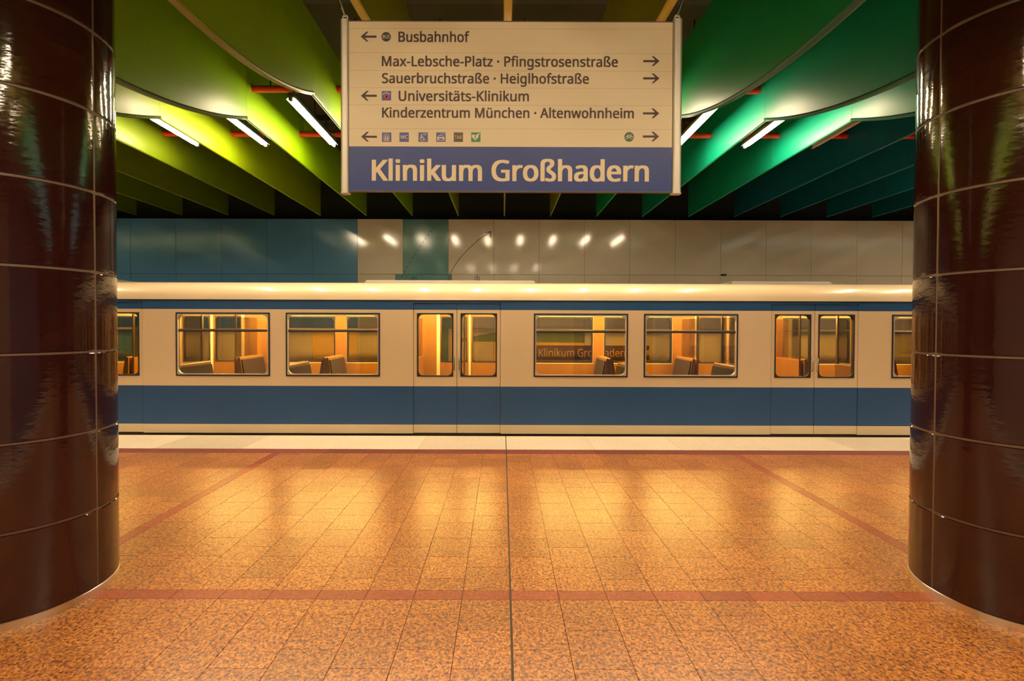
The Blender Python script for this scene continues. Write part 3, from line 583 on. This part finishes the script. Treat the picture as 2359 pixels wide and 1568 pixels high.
def fin(k):
    X = FX0+k*FP; hc, d = half.get(k, (2.93, .60)); R = (hc*hc+d*d)/(2*d)
    cR, cL = fin_cols(k); mR, mL = paint(cR, 'right_side'), paint(cL, 'left_side')
    rim = {-2: (0.20, 0.21, 0.004), -1: (0.50, 0.42, 0.02), 0: (0.62, 0.50, 0.02), 1: (0.50, 0.42, 0.02)}.get(k, (0.07, 0.11, 0.006) if k < 0 else (0.008, 0.10, 0.05))
    mr = paint(rim, 'rim')
    words = {1: 'first', 2: 'second', 3: 'third', 4: 'fourth', 5: 'fifth', 6: 'sixth', 7: 'seventh', 8: 'eighth', 9: 'ninth', 10: 'tenth', 11: 'eleventh', 12: 'twelfth', 13: 'thirteenth'}
    side = 'left' if k < 0 else 'right'
    hue = 'yellow' if k == 0 else 'lime green' if -5 < k < 0 else 'dark olive green' if k < 0 else 'olive yellow' if k == 1 else 'emerald green' if k < 5 else 'dark teal'
    lab = 'yellow ceiling fin at the middle, straight above the centre of the sign' if k == 0 else '%s ceiling fin, %s one to the %s of the middle fin' % (hue, words[abs(k)], side)
    if abs(k) > 8: lab = '%s ceiling fin beyond the brown column, %s from the middle fin' % (hue, words[abs(k)])
    t = thing('ceiling_fin', lab, 'ceiling fin', (X, PY, HB))
    def bot(y):
        return 0 if abs(y) >= hc else -(d-(R-math.sqrt(max(0, R*R-y*y))))
    ye = WALLY-.12-PY
    segs = []
    gap = PR+.02 if abs(k) == 3 else 0
    ny = 40
    if gap:
        ys = [gap+(hc-gap)*i/20 for i in range(21)]; arcs = [ys, [-y for y in ys][::-1]]
    else:
        arcs = [[-hc+2*hc*i/ny for i in range(ny+1)]]
    top = HT-HB
    def panel(ys, name):
        b = B(); n = len(ys); T = .011
        v = []
        for y in ys:
            zb = bot(y)
            for x in (-T, T): v += [(x, y, zb), (x, y, top)]
        # per station: 0 left-bottom 1 left-top 2 right-bottom 3 right-top
        fl = [(i*4, i*4+1, i*4+5, i*4+4) for i in range(n-1)]
        frr = [(i*4+2, i*4+6, i*4+7, i*4+3) for i in range(n-1)]
        ft = [(i*4+1, i*4+3, i*4+7, i*4+5) for i in range(n-1)]+[(i*4, i*4+4, i*4+6, i*4+2) for i in range(n-1)]
        b.add(v, fl, 0); o = 0
        b.f += frr; b.mi += [1]*len(frr); b.sm += [False]*len(frr)
        ends = [(0, 2, 3, 1), ((n-1)*4, (n-1)*4+1, (n-1)*4+3, (n-1)*4+2)]
        b.f += ft+ends; b.mi += [1]*(len(ft)+2); b.sm += [False]*(len(ft)+2)
        return part(name, b, [mL, mR], t)
    for ys in arcs: panel(ys, 'curved_panel')
    sp = .003
    for s in (1, -1):
        # straight runs in three lengths
        y0 = hc+sp; L = (ye-y0)/3
        for i in range(3):
            a, c_ = y0+i*L, y0+(i+1)*L-sp
            panel([s*a, s*c_] if s > 0 else [-c_, -a], 'straight_panel')
    # rolled rim along the lower edge
    def rimpart(ys, small=False):
        b = B(); n = len(ys); W, Hh = (.016, .012) if small else (.032, .022)
        prof = [(-W, .004), (-W*.8, -.012), (0, -.020), (W*.8, -.012), (W, .004), (W*.5, Hh), (-W*.5, Hh)]
        v = []
        for y in ys: v += [(x, y, bot(y)+z) for x, z in prof]
        m_ = len(prof)
        f = [(i*m_+j, i*m_+(j+1) % m_, (i+1)*m_+(j+1) % m_, (i+1)*m_+j) for i in range(n-1) for j in range(m_)]
        f += [tuple(range(m_)), tuple(range((n-1)*m_, n*m_))]
        b.add(v, f); part('rim', b, (mL if k > 0 else mR) if small else mr, t)
    for ys in arcs: rimpart(ys)
    rimpart([hc+sp, ye], True); rimpart([-ye, -hc-sp], True)
    # two hangers up to the slab
    for y in (5.6, 1.2, -1.2, -5.6):
        b = B(); b.tube([(0, y, top-.02), (0, y, CEIL-HB-.002)], .012, 8); part('hanger_rod', b, M['conduit'], t)
    return t
for k in range(-13, 14): fin(k)

# ------------------------------------------------------------------ red pipes and lamps
LZ = EYE+2.75
LY0, LY1 = 5.93, 7.50
PIPES = [(6.05, 'front'), (7.47, 'rear')]
def pipe(y, label):
    t = thing('red_pipe', label, 'pipe', (0, y, LZ+.17))
    for k in range(-13, 13):
        X = FX0+(k+.5)*FP
        if abs(X) < 13.2:
            b = B(); n = 16; v = [(x, r*math.cos(2*PI*i/n), r*math.sin(2*PI*i/n)) for i in range(n) for x, r in ((X-.016, .0405), (X-.016, .0435), (X+.016, .0435), (X+.016, .0405))]
            b.add(v, [(i*4+j, i*4+(j+1) % 4, ((i+1) % n)*4+(j+1) % 4, ((i+1) % n)*4+j) for i in range(n) for j in range(4)]); part('clamp', b, M['housing'], t)
    b = B(); b.tube([(XL+.02, 0, 0), (XR-.02, 0, 0)], .040, 16); part('pipe_run', b, M['red'], t)
    for k in range(-12, 13):
        X = FX0+(k+.22)*FP
        b = B(); b.tube([(X, 0, .035), (X, 0, CEIL-LZ-.172)], .010, 8); part('suspension_rod', b, M['conduit'], t)
pipe(6.05, 'red pipe across the fins carrying the near ends of the lamps above the train')
pipe(7.47, 'red pipe across the fins carrying the far ends of the lamps, nearer the station wall')
pipe(2*PY-6.05, 'red pipe across the fins over the near half of the platform')
pipe(2*PY-7.47, 'red pipe across the fins over the near platform edge')
def make_lamp(lit):
    t = thing('tube_lamp', 'x', 'lamp')
    L = LY1-LY0
    b = B(); b.prism([(-.032, .029), (.032, .029), (.045, .045), (.03, .085), (-.03, .085), (-.045, .045)], 'y', 0.02, L-.02); part('housing', b, M['housing'], t)
    b = B(); b.prism([(-.060, .004), (-.030, .0235), (.030, .0235), (.060, .004), (.060, .008), (.030, .0275), (-.030, .0275), (-.060, .008)], 'y', .03, L-.03); part('reflector', b, M['refl'], t)
    b = B(); b.tube([(0, .035, 0), (0, L-.035, 0)], .021, 12); part('tube', b, M['tube'] if lit else M['tube_off'], t)
    for y in (.0, L-.04):
        b = B(); b.box(-.022, .022, y, y+.04, -.022, .045, ch=.004); part('end_cap', b, M['housing'], t)
    for y in (6.05-LY0, 7.47-LY0):
        b = B(); b.box(-.012, .012, y-.03, y+.03, .08, .1255)
        part('bracket', b, M['housing'], t)
    return t
protoL = make_lamp(True); protoD = make_lamp(False)
usedL = usedD = False
off = (4, 5, -6, -7)
ordw = ['first', 'second', 'third', 'fourth', 'fifth', 'sixth', 'seventh', 'eighth', 'ninth', 'tenth', 'eleventh', 'twelfth', 'thirteenth']
for row in (0, 1):
    for k in range(-13, 13):
        X = FX0+(k+.5)*FP
        if abs(X) > 13.2: continue
        dark = (k in off) and row == 0
        src, used = (protoD, usedD) if dark else (protoL, usedL)
        t = copy_tree(src) if used else src
        if dark: usedD = True
        else: usedL = True
        t.location = (X, LY0 if row == 0 else 2*PY-LY1, LZ)
        n = k+1 if k >= 0 else -k; side = 'right' if k >= 0 else 'left'
        if row == 0:
            t['label'] = ('unlit' if dark else 'glowing')+' tube lamp above the train, in the %s gap %s of the middle fin' % (ordw[n-1], side)
            t['group'] = 'tube lamps above the train'
        else:
            t['label'] = 'glowing tube lamp in the %s gap %s of middle fin, near platform edge' % (ordw[n-1], side)
            t['group'] = 'tube lamps over the near platform edge'

# ------------------------------------------------------------------ train
train = thing('subway_train', 'blue and cream subway train standing at the platform edge', 'train', (0, TF, 0))
TB = TF+2.90
DC = -0.69; DP = 5.40
Z = dict(b0=.02, blue0=.154, blue1=.735, w0=.88, w1=1.84, bb0=1.89, bb1=2.03)
TX0, TX1 = -13.6, 13.9
doors = [DC+i*DP for i in range(-2, 3)]
DW = 0.66                                       # leaf width
wins = []
for i in range(-3, 3):
    c = DC+i*DP
    for off_ in (1.87, 3.53):
        if TX0+.7 < c+off_ < TX1-.7: wins.append(c+off_)
WW = 1.42
bands = [(Z['b0'], Z['blue0'], 0), (Z['blue0'], Z['blue1'], 1), (Z['blue1'], Z['w0'], 0)]
tops = [(Z['w1'], Z['bb0'], 0), (Z['bb0'], Z['bb1'], 1)]
def side(y0, y1, name, m0=M['trainwhite'], m1=M['trainblue']):
    """one side wall with door and window openings; y is relative to the near face"""
    b = B(); cuts = sorted([(d-DW, d+DW) for d in doors])
    xs = [TX0]+[v for c in cuts for v in c]+[TX1]
    for i in range(0, len(xs), 2):
        a, c = xs[i], xs[i+1]
        for z0, z1, mi in bands: b.box(a, c, y0, y1, z0, z1, mi)
        for z0, z1, mi in tops: b.box(a, c, y0, y1, z0, z1, mi)
        ws = sorted([w_ for w_ in wins if a < w_ < c]); p = a
        for w_ in ws: b.box(p, w_-WW/2, y0, y1, Z['w0'], Z['w1'], 0); p = w_+WW/2
        b.box(p, c, y0, y1, Z['w0'], Z['w1'], 0)
    for c in cuts: b.box(c[0], c[1], y0, y1, 1.99, Z['bb1'], 1)
    ys_ = (.047, .078) if y0 < 1 else (y0-.028, y0+.003)
    for c in cuts:
        b.box(c[0]-.03, c[1]+.03, *ys_, 1.95, 2.06, 0); b.box(c[0]-.03, c[0]+.035, *ys_, .02, 2.0, 0); b.box(c[1]-.035, c[1]+.03, *ys_, .02, 2.0, 0)
        b.box((c[0]+c[1])/2-.02, (c[0]+c[1])/2+.02, *ys_, .02, 2.0, 0)
    return part(name, b, [m0, m1], train)
side(0, .05, 'side_wall')
side(2.85, 2.90, 'side_wall')
# inner linings, wood coloured
def lining(y0, y1):
    b = B(); xs = [TX0]+[v for d in doors for v in (d-DW-.03, d+DW+.03)]+[TX1]
    for i in range(0, len(xs), 2):
        a, c = xs[i], xs[i+1]
        b.box(a, c, y0, y1, .02, Z['w0']-.02, 0); b.box(a, c, y0, y1, Z['w1']+.02, 2.06, 0)
        ws = sorted([w_ for w_ in wins if a < w_ < c]); p = a
        for w_ in ws: b.box(p, w_-WW/2-.01, y0, y1, Z['w0']-.02, Z['w1']+.02, 0); p = w_+WW/2+.01
        b.box(p, c, y0, y1, Z['w0']-.02, Z['w1']+.02, 0)
    part('inner_lining', b, M['wood'], train)
lining(.052, .075); lining(2.825, 2.848)
# roof
prof = [(0, 2.03), (.006, 2.10), (.03, 2.17), (.08, 2.235), (.16, 2.285), (.28, 2.315), (.42, 2.328), (.8, 2.345), (1.45, 2.352)]
prof = prof+[(2.90-y, z) for y, z in prof[::-1][1:]]
b = B(); n = len(prof); inn = [(1.45+(y-1.45)*.965, 2.03+(z-2.03)*.86) for y, z in prof]
v = [(x, y, z) for x in (TX0, TX1) for y, z in prof]+[(x, y, z) for x in (TX0, TX1) for y, z in inn]
f = [(i, i+1, n+i+1, n+i) for i in range(n-1)]+[(2*n+i, 3*n+i, 3*n+i+1, 2*n+i+1) for i in range(n-1)]
b.add(v, f, 0, True); b.add([v[0], v[n-1], v[2*n-1], v[n]], [], 0)
part('roof', b, M['trainwhite'], train)
for x0, x1 in ((-2.35, 0.55), (3.9, 5.6), (-9.0, -6.6), (8.8, 11.0)):
    b = B(); b.box(x0, x1, .95, 1.95, 2.34, 2.425, ch=.03); part('roof_vent', b, M['alu'], train)
b = B(); b.box(TX0, TX1, -.006, 0.0, 2.025, 2.037); part('gutter', b, M['rubber'], train)
for x in (TX0, TX1-.05):
    b = B(); b.box(x, x+.05, .0, 2.90, .02, 2.03, ch=.01); part('end_wall', b, M['trainwhite'], train)
# floor, ceiling lining, light strip, underframe
b = B(); b.box(TX0+.05, TX1-.05, .05, 2.85, -.04, .018); part('cabin_floor', b, M['intfloor'], train)
b = B(); b.box(TX0+.05, TX1-.05, .08, 2.82, 2.07, 2.10); part('cabin_ceiling', b, M['lining'], train)
for i in range(11):
    a = TX0+.2+i*2.45
    b = B(); b.box(a, a+2.35, 2.10, 2.26, 2.035, 2.068, ch=.006); part('cabin_light', b, M['intlight'], train)
b = B(); b.box(TX0, TX1, .03, 2.87, -.12, -.04); b.box(TX0+1, TX1-1, .25, 2.65, -.5, -.12)
part('underframe', b, M['under'], train)
for xb in (-11, -6.2, -2.5, 2.5, 6.2, 11):
    for yw in (.73, 2.17):
        b = B(); b.tube([(xb, yw-.06, -.66), (xb, yw+.06, -.66)], .40, 20); part('wheel', b, M['under'], train)
    b = B(); b.box(xb-.7, xb+.7, .5, .66, -.75, -.5); b.box(xb-.7, xb+.7, 2.24, 2.4, -.75, -.5); b.box(xb-.1, xb+.1, .5, 2.4, -.7, -.5); part('bogie_frame', b, M['under'], train)
# windows
def window(c, ya, inner=False, g=M['glass']):
    o = part('window', B().frame(c-WW/2, c+WW/2, Z['w0'], Z['w1'], .028, ya-.006, ya+.05, .085), M['rubber'], train)
    if not inner:
        b = B(); b.frame(c-WW/2+.022, c+WW/2-.022, Z['w0']+.022, Z['w1']-.022, .014, ya-.009, ya+.02, .08); part('window_trim', b, M['alu'], o)
    b = B(); b.box(c-WW/2+.02, c+WW/2-.02, ya+.02, ya+.026, Z['w0']+.02, Z['w1']-.02); part('pane', b, g, o)
    b = B(); b.box(c-WW/2+.028, c+WW/2-.028, ya+.002, ya+.045, 1.565, 1.592, ch=.004); part('transom', b, M['chrome'], o)
    b = B(); b.box(c-WW/2+.028, c+WW/2-.028, ya+.004, ya+.043, 1.550, 1.566); part('gasket', b, M['rubber'], o)
for c in wins: window(c, 0); window(c, 2.85, True, M['glass2'])
# doors, two leaves each
def leaf(c, ya, s, inner=False):
    x0, x1 = (c+.004, c+DW-.006) if s > 0 else (c-DW+.006, c-.004)
    wx0, wx1 = x0+.05, x1-.05
    b = B(); y0, y1 = ya+.006, ya+.044
    for z0, z1, mi in ((Z['b0']+.01, Z['blue0'], 0), (Z['blue0'], Z['blue1'], 1), (Z['blue1'], Z['w0'], 0), (Z['w1'], Z['bb0'], 0), (Z['bb0'], 1.985, 1)):
        b.box(x0, x1, y0, y1, z0, z1, mi)
    b.box(x0, wx0, y0, y1, Z['w0'], Z['w1'], 0); b.box(wx1, x1, y0, y1, Z['w0'], Z['w1'], 0)
    o = part('door', b, [M['trainwhite'], M['trainblue']] if not inner else [M['wood'], M['wood']], train)
    part('gasket', B().frame(wx0, wx1, Z['w0'], Z['w1'], .020, y0-.004, y1+.004, .07), M['rubber'], o)
    b = B(); b.box(wx0+.01, wx1-.01, ya+.02, ya+.026, Z['w0']+.01, Z['w1']-.01); part('pane', b, M['glass'] if not inner else M['glass2'], o)
    if not inner:
        hx = (x0+.034) if s > 0 else (x1-.034)
        b = B(); b.tube([(hx, ya+.008, .98), (hx, ya-.022, .99), (hx, ya-.022, 1.17), (hx, ya+.008, 1.18)], .008, 8); part('handle', b, M['chrome'], o)
for d in doors:
    for s in (-1, 1): leaf(d, 0, s); leaf(d, 2.85, s, True)
# interior: seats, partitions, poles
def seat_mesh():
    b = B()   # faces +x ; origin under the back
    b.prism([(.0, .40), (.04, .36), (.46, .38), (.50, .42), (.48, .47), (.10, .46), (.05, .52)], 'y', -.43, .43)
    return b.mesh('seat', M['seatfab'])
def seat_back():
    b = B(); b.prism([(.0, .40), (.075, .46), (-.01, 1.02), (-.03, 1.04), (-.06, 1.02), (-.045, .40)], 'y', -.43, .43); return b.mesh('seat_back', M['seatshell'])
def seat_pad():
    b = B(); b.prism([(.078, .50), (.098, .52), (.02, .98), (-.002, .99)], 'y', -.41, .41); return b.mesh('back_cushion', M['seatfab'])
def seat_leg():
    b = B(); b.box(.05, .40, -.05, .05, .018, .39); return b.mesh('seat_leg', M['under'])
sm1, sm2, sm3, sm4 = seat_mesh(), seat_back(), seat_pad(), seat_leg()
for i in range(-3, 3):
    for ox, rot in ((1.10, 0), (2.66, PI), (2.78, 0), (4.30, PI)):
        x = DC+i*DP+ox
        if not TX0+.3 < x < TX1-.6: continue
        for y in (.56, 2.34):
            s = link('seat', sm1, train, (x, y, 0)); s.rotation_euler.z = rot
            for m_ in (('seat_back', sm2), ('back_cushion', sm3), ('seat_leg', sm4)): link(m_[0], m_[1], s)
for d in doors:
    for s in (-1, 1):
        for y0, y1 in ((.08, .95), (1.95, 2.82)):
            x = d+s*.98
            b = B(); b.box(x-.02, x+.02, y0, y1, .018, 1.02, ch=.008); o = part('partition', b, M['wood'], train)
            b = B(); b.box(x-.012, x+.012, y1-.04 if y0 < 1 else y0, y1 if y0 < 1 else y0+.04, 1.02, 2.07); part('post', b, M['chrome'], o)
            b = B(); b.box(x-.004, x+.004, y0+.02, y1-.04, 1.02, 1.80); part('pane', b, M['glass2'], o)
    b = B(); b.tube([(d, 1.45, .018), (d, 1.45, 2.07)], .017, 12); part('grab_pole', b, M['chrome'], train)
for y in (.95, 1.95):
    b = B(); b.tube([(TX0+.1, y, 1.90), (TX1-.1, y, 1.90)], .016, 10); part('grab_rail', b, M['chrome'], train)

# ------------------------------------------------------------------ station name on the back wall
ws = thing('wall_sign', 'brown station name sign on the back wall, seen through the train windows', 'sign', (2.0, WALLY-.03, 1.03))
x0, z0 = P2(1205, 828, WALLY-.03); x1, z1 = P2(1496, 796, WALLY-.03)
ox, oy, oz = 2.0, WALLY-.03, 1.03
b = B(); b.box(x0-ox, x1-ox, 0, .03, z0-oz, z1-oz, ch=.003); part('board', b, M['wallsign'], ws)
lettering('Klinikum Großhadern', 1241, 1448, 821, 803, WALLY-.0305, M['wallsigntext'], ws, off=(ox, oy, oz), spacing=1.0)
b = B(); cx, cz = P2(1488, 812, WALLY)
for i in range(3): b.box(cx-.07-ox, cx+.07-ox, -.003, 0, cz-.05+i*.04-oz, cz-.028+i*.04-oz)
b.prism([(cx-.07-ox, cz+.05-oz), (cx-.01-ox, cz+.0-oz), (cx+.07-ox, cz+.07-oz), (cx+.0-ox, cz+.035-oz)], 'y', -.0035, 0)
part('emblem', b, M['wallsigntext'], ws)

fx, fz = P2(1667, 633, WALLY-.02)
b = B(); b.box(-.055, .055, -.04, 0, -.022, .022, ch=.008); b.box(-.075, -.05, -.02, 0, -.010, .010)
o = part('wall_fitting', b, M['ink'], None, (fx, WALLY, fz)); o['label'] = 'small black fitting on the beige wall joint, right of centre above the train'; o['category'] = 'fitting'

# ------------------------------------------------------------------ hanging sign
YS = PY-.06
sx, sz = P2(1177, 440, YS)
sign = thing('hanging_sign', 'large cream and blue direction sign hanging between the two brown columns', 'sign', (sx, YS, sz))
O = (sx, YS, sz)
def R_(x, y, Y=None):
    p = P2(x, y, YS); return (p[0]-O[0], p[1]-O[2])
a = R_(806, 440); c = R_(1546, 58.5); dv = R_(1177, 340.5)
b = B(); b.box(a[0], c[0], .0, .022, dv[1], c[1]); part('cream_board', b, M['signcream'], sign)
seams = [128, 168, 207, 246, 300, 73]
for y in seams:
    z = R_(1177, y)[1]; b = B(); b.box(a[0], c[0], -.0006, .0, z-.0008, z+.0008); part('seam', b, M['seam'], sign)
b = B(); b.box(a[0], c[0], .0, .022, a[1], dv[1]-.001); part('blue_board', b, M['signblue'], sign)
for z0_, z1_ in ((a[1]-.005, a[1]-.0005), (c[1]+.0005, c[1]+.004)):
    b = B(); b.box(a[0]-.002, c[0]+.002, -.003, .025, z0_, z1_); part('edge_profile', b, M['housing'], sign)
for xa, xb, yt, yb in ((787, 807, 52, 443.5), (1546, 1568, 51.5, 444.5)):
    p, q = R_(xa, yb), R_(xb, yt); w2 = (q[0]-p[0])
    b = B(); r = .016; x_0, x_1 = p[0], q[0]; y_0, y_1 = -.012, .036
    oc = []
    for cx, cy, t in ((x_1-r, y_1-r, 0), (x_0+r, y_1-r, PI/2), (x_0+r, y_0+r, PI), (x_1-r, y_0+r, 1.5*PI)):
        for k_ in range(5): oc.append((cx+r*math.cos(t+PI/2*k_/4), cy+r*math.sin(t+PI/2*k_/4)))
    b.prism(oc, 'z', p[1], q[1]); po = part('post', b, M['alu'], sign)
    b = B(); b.prism([(x*1.0, y) for x, y in [((px_-(x_0+x_1)/2)*1.12+(x_0+x_1)/2, (py_-.012)*1.08+.012) for px_, py_ in oc]], 'z', p[1]-.008, p[1]); part('end_cap', b, M['alu'], po)
    b = B(); xm = (x_0+x_1)/2; b.ring(xm, q[1]+.018, .018, .011, .008, .016, 14); part('eyelet', b, M['steel'], po)
    dirx = -1 if xa < 1000 else 1
    ztop = CEIL-O[2]-.002; L = ztop-(q[1]+.034)
    b = B(); b.tube([(xm, .012, q[1]+.030), (xm+dirx*L*.36, .012, ztop)], .0045, 8); b.tube([(xm, .012, q[1]+.026), (xm+dirx*.020, .012, q[1]+.08)], .008, 8)
    part('suspension_cable', b, M['steel'], sign)
for s, x0, x1, yb, yt in (('Busbahnhof', 920, 1082, 102.4, 79.6), ('Max-Lebsche-Platz · Pfingstrosenstraße', 882, 1421, 157.4, 134.8), ('Sauerbruchstraße · Heiglhofstraße', 882, 1355, 195.8, 173.5),
                          ('Universitäts-Klinikum', 920, 1218, 236.2, 213.5), ('Kinderzentrum München · Altenwohnheim', 882, 1458, 273.8, 251.5)):
    lettering(s, x0, x1, yb, yt, YS, M['signtext'], sign, bold=.030, off=O, spacing=1.02)
lettering('Klinikum Großhadern', 858, 1493, 417.7, 370, YS, M['signlet'], sign, bold=.042, off=O, spacing=1.0)
def arrow(x0, x1, yc, d):
    b = B(); S = YS/F
    a_, c_ = R_(x0, yc), R_(x1, yc); t = 2.3*S; h = 11*S; L = c_[0]-a_[0]
    tip = a_[0] if d < 0 else c_[0]; s = 1 if d < 0 else -1; zc = a_[1]
    b.box(tip+s*4*S, (c_[0] if d < 0 else a_[0]), -.0015, 0, zc-t, zc+t)
    for q in (1, -1):
        b.prism([(tip, zc), (tip+s*13*S, zc+q*h), (tip+s*17.5*S, zc+q*h), (tip+s*7*S, zc)], 'y', -.0016, 0)
    part('arrow', b, M['signtext'], sign)
for y in (90.5, 224.5, 317.5): arrow(834, 870, y, -1)
for y in (146, 185, 264.5, 317): arrow(1479, 1516, y, 1)
S1 = YS/F
def icon(x0, x1, y0, y1, m, name='pictogram'):
    p, q = R_(x0, y1), R_(x1, y0); b = B(); b.box(p[0], q[0], -.0015, 0, p[1], q[1]); return part(name, b, m, sign), p, q
def ic_text(s, x0, x1, yb, yt, m, parent, bold=.02):
    lettering(s, x0, x1, yb, yt, YS, m, parent, bold=bold, off=(O[0], O[1]+.0015, O[2]), depth=.001)
def glyph(fn, m, parent, name='symbol'):
    b = B(); fn(b); part(name, b, m, parent)
ya_, yb_ = -.0026, -.0014
def px(x, y): return R_(x, y)
def dbox(b, x0, x1, y0, y1): p, q = px(x0, y1), px(x1, y0); b.box(p[0], q[0], ya_, yb_, p[1], q[1])
def ddisc(b, x, y, r): p = px(x, y); b.disc(p[0], p[1], r*S1, ya_, yb_, 16)
def dring(b, x, y, r, w, a0=0, a1=2*PI): p = px(x, y); b.ring(p[0], p[1], r*S1, (r-w)*S1, ya_, yb_, 16, a0=a0, a1=a1)
def dline(b, pts_, w): stroke(b, [px(*p) for p in pts_], w*S1, ya_, yb_)
b = B(); p = px(892, 91); b.disc(p[0], p[1], 10.7*S1, -.0015, 0, 28); o = part('pictogram', b, M['icblack'], sign); ic_text('BUS', 884.3, 900, 94.8, 87.2, M['signlet'], o, .01)
o, p, q = icon(881.5, 903, 214, 235, M['icblue'])
glyph(lambda b: dline(b, [(883.5, 222), (892.2, 217.3), (901, 222)], 1.6), M['signlet'], o)
glyph(lambda b: (dbox(b, 890.4, 894.2, 221.8, 232), dbox(b, 887.3, 897.3, 225, 228.8)), M['icred'], o)
o, p, q = icon(881.5, 903, 308, 329, M['icblue'])
def lift(b):
    dbox(b, 885.5, 886.3, 315.5, 326.5); dbox(b, 898, 898.8, 315.5, 326.5); dbox(b, 885.5, 898.8, 326, 326.9); dbox(b, 885.5, 898.8, 315.2, 316)
    for x in (889.7, 894.7): ddisc(b, x, 317.8, 1.2); dbox(b, x-1.7, x+1.7, 319.2, 323); dbox(b, x-1.2, x+1.2, 322.8, 326)
    for x in (888, 892.2, 896.4): dline(b, [(x-1.4, 312.8), (x, 311), (x+1.4, 312.8)], .8)
glyph(lift, M['signlet'], o)
o, p, q = icon(921.7, 943, 308, 329, M['icblue']); ic_text('WC', 923.8, 941, 322.3, 314.4, M['signlet'], o)
o, p, q = icon(965.2, 986.7, 308, 329, M['icblue']); ic_text('WC', 975.8, 985.6, 314.3, 310, M['signlet'], o, .01)
def wheel(b):
    ddisc(b, 972, 312.8, 1.5); dbox(b, 971, 973.2, 314.5, 320.5); dbox(b, 971, 977.5, 319.6, 321.2); dline(b, [(977, 320), (979, 325.5), (981.3, 325)], 1.4); dbox(b, 973, 976.5, 316.6, 317.8)
    dring(b, 973.2, 322.3, 4.8, 1.2, math.radians(120), math.radians(370))
glyph(wheel, M['signlet'], o)
o, p, q = icon(1006, 1027.2, 308, 329, M['icblue']); ic_text('P+R', 1016.3, 1026, 313.3, 310, M['signlet'], o, .01)
def car(b):
    p1 = [(1009, 317), (1011, 315), (1021, 315), (1023.5, 317.5), (1025, 319), (1025, 323.5), (1008, 323.5), (1008, 319)]
    dline(b, [(1009.5, 318.5), (1011.5, 315.2), (1020.8, 315.2), (1023, 318.5)], 1.2); dbox(b, 1008, 1025, 318.6, 321.6); dbox(b, 1008.6, 1012, 321.6, 324.6); dbox(b, 1021, 1024.4, 321.6, 324.6); dbox(b, 1007.8, 1025.2, 325.6, 326.6)
glyph(car, M['signlet'], o)
o, p, q = icon(1046, 1067, 308, 329, M['icblack']); ic_text('TAXI', 1047.8, 1065.5, 322.3, 315.2, M['icyellow'], o)
o, p, q = icon(1086, 1107.2, 308, 329, M['icgreen'])
def heart(b):
    pl_ = []
    for i in range(28):
        t = 2*PI*i/28; pl_.append((1095.2+.50*16*math.sin(t)**3, 318.5-.50*(13*math.cos(t)-5*math.cos(2*t)-2*math.cos(3*t)-math.cos(4*t))))
    b.prism([px(*p) for p in pl_], 'y', ya_, yb_); dbox(b, 1102.4, 1103.8, 309, 314.6); dbox(b, 1100.3, 1105.9, 311.1, 312.5)
glyph(heart, M['signlet'], o)
glyph(lambda b: stroke(b, [px(1096.5, 314.5), px(1093.8, 318.6), px(1096.4, 318.8), px(1094, 323)], 1.1*S1, -.0032, -.0024), M['icgreen'], o, 'bolt_symbol')
b = B(); p = px(1447.5, 318); b.disc(p[0], p[1], 11*S1, -.0015, 0, 28); o = part('pictogram', b, M['icdgreen'], sign)
def bike(b):
    dring(b, 1442.3, 319.5, 3.6, .8); dring(b, 1453, 319.5, 3.6, .8)
    dline(b, [(1442.3, 319.5), (1445, 314.8), (1451, 314.8), (1447.6, 319.6), (1442.3, 319.5)], .8); dline(b, [(1453, 319.5), (1450.6, 312.8), (1452.6, 312.6)], .8); dline(b, [(1447.6, 319.6), (1444.6, 313.8)], .8); dbox(b, 1443, 1446.4, 313.2, 314)
glyph(bike, M['signlet'], o)
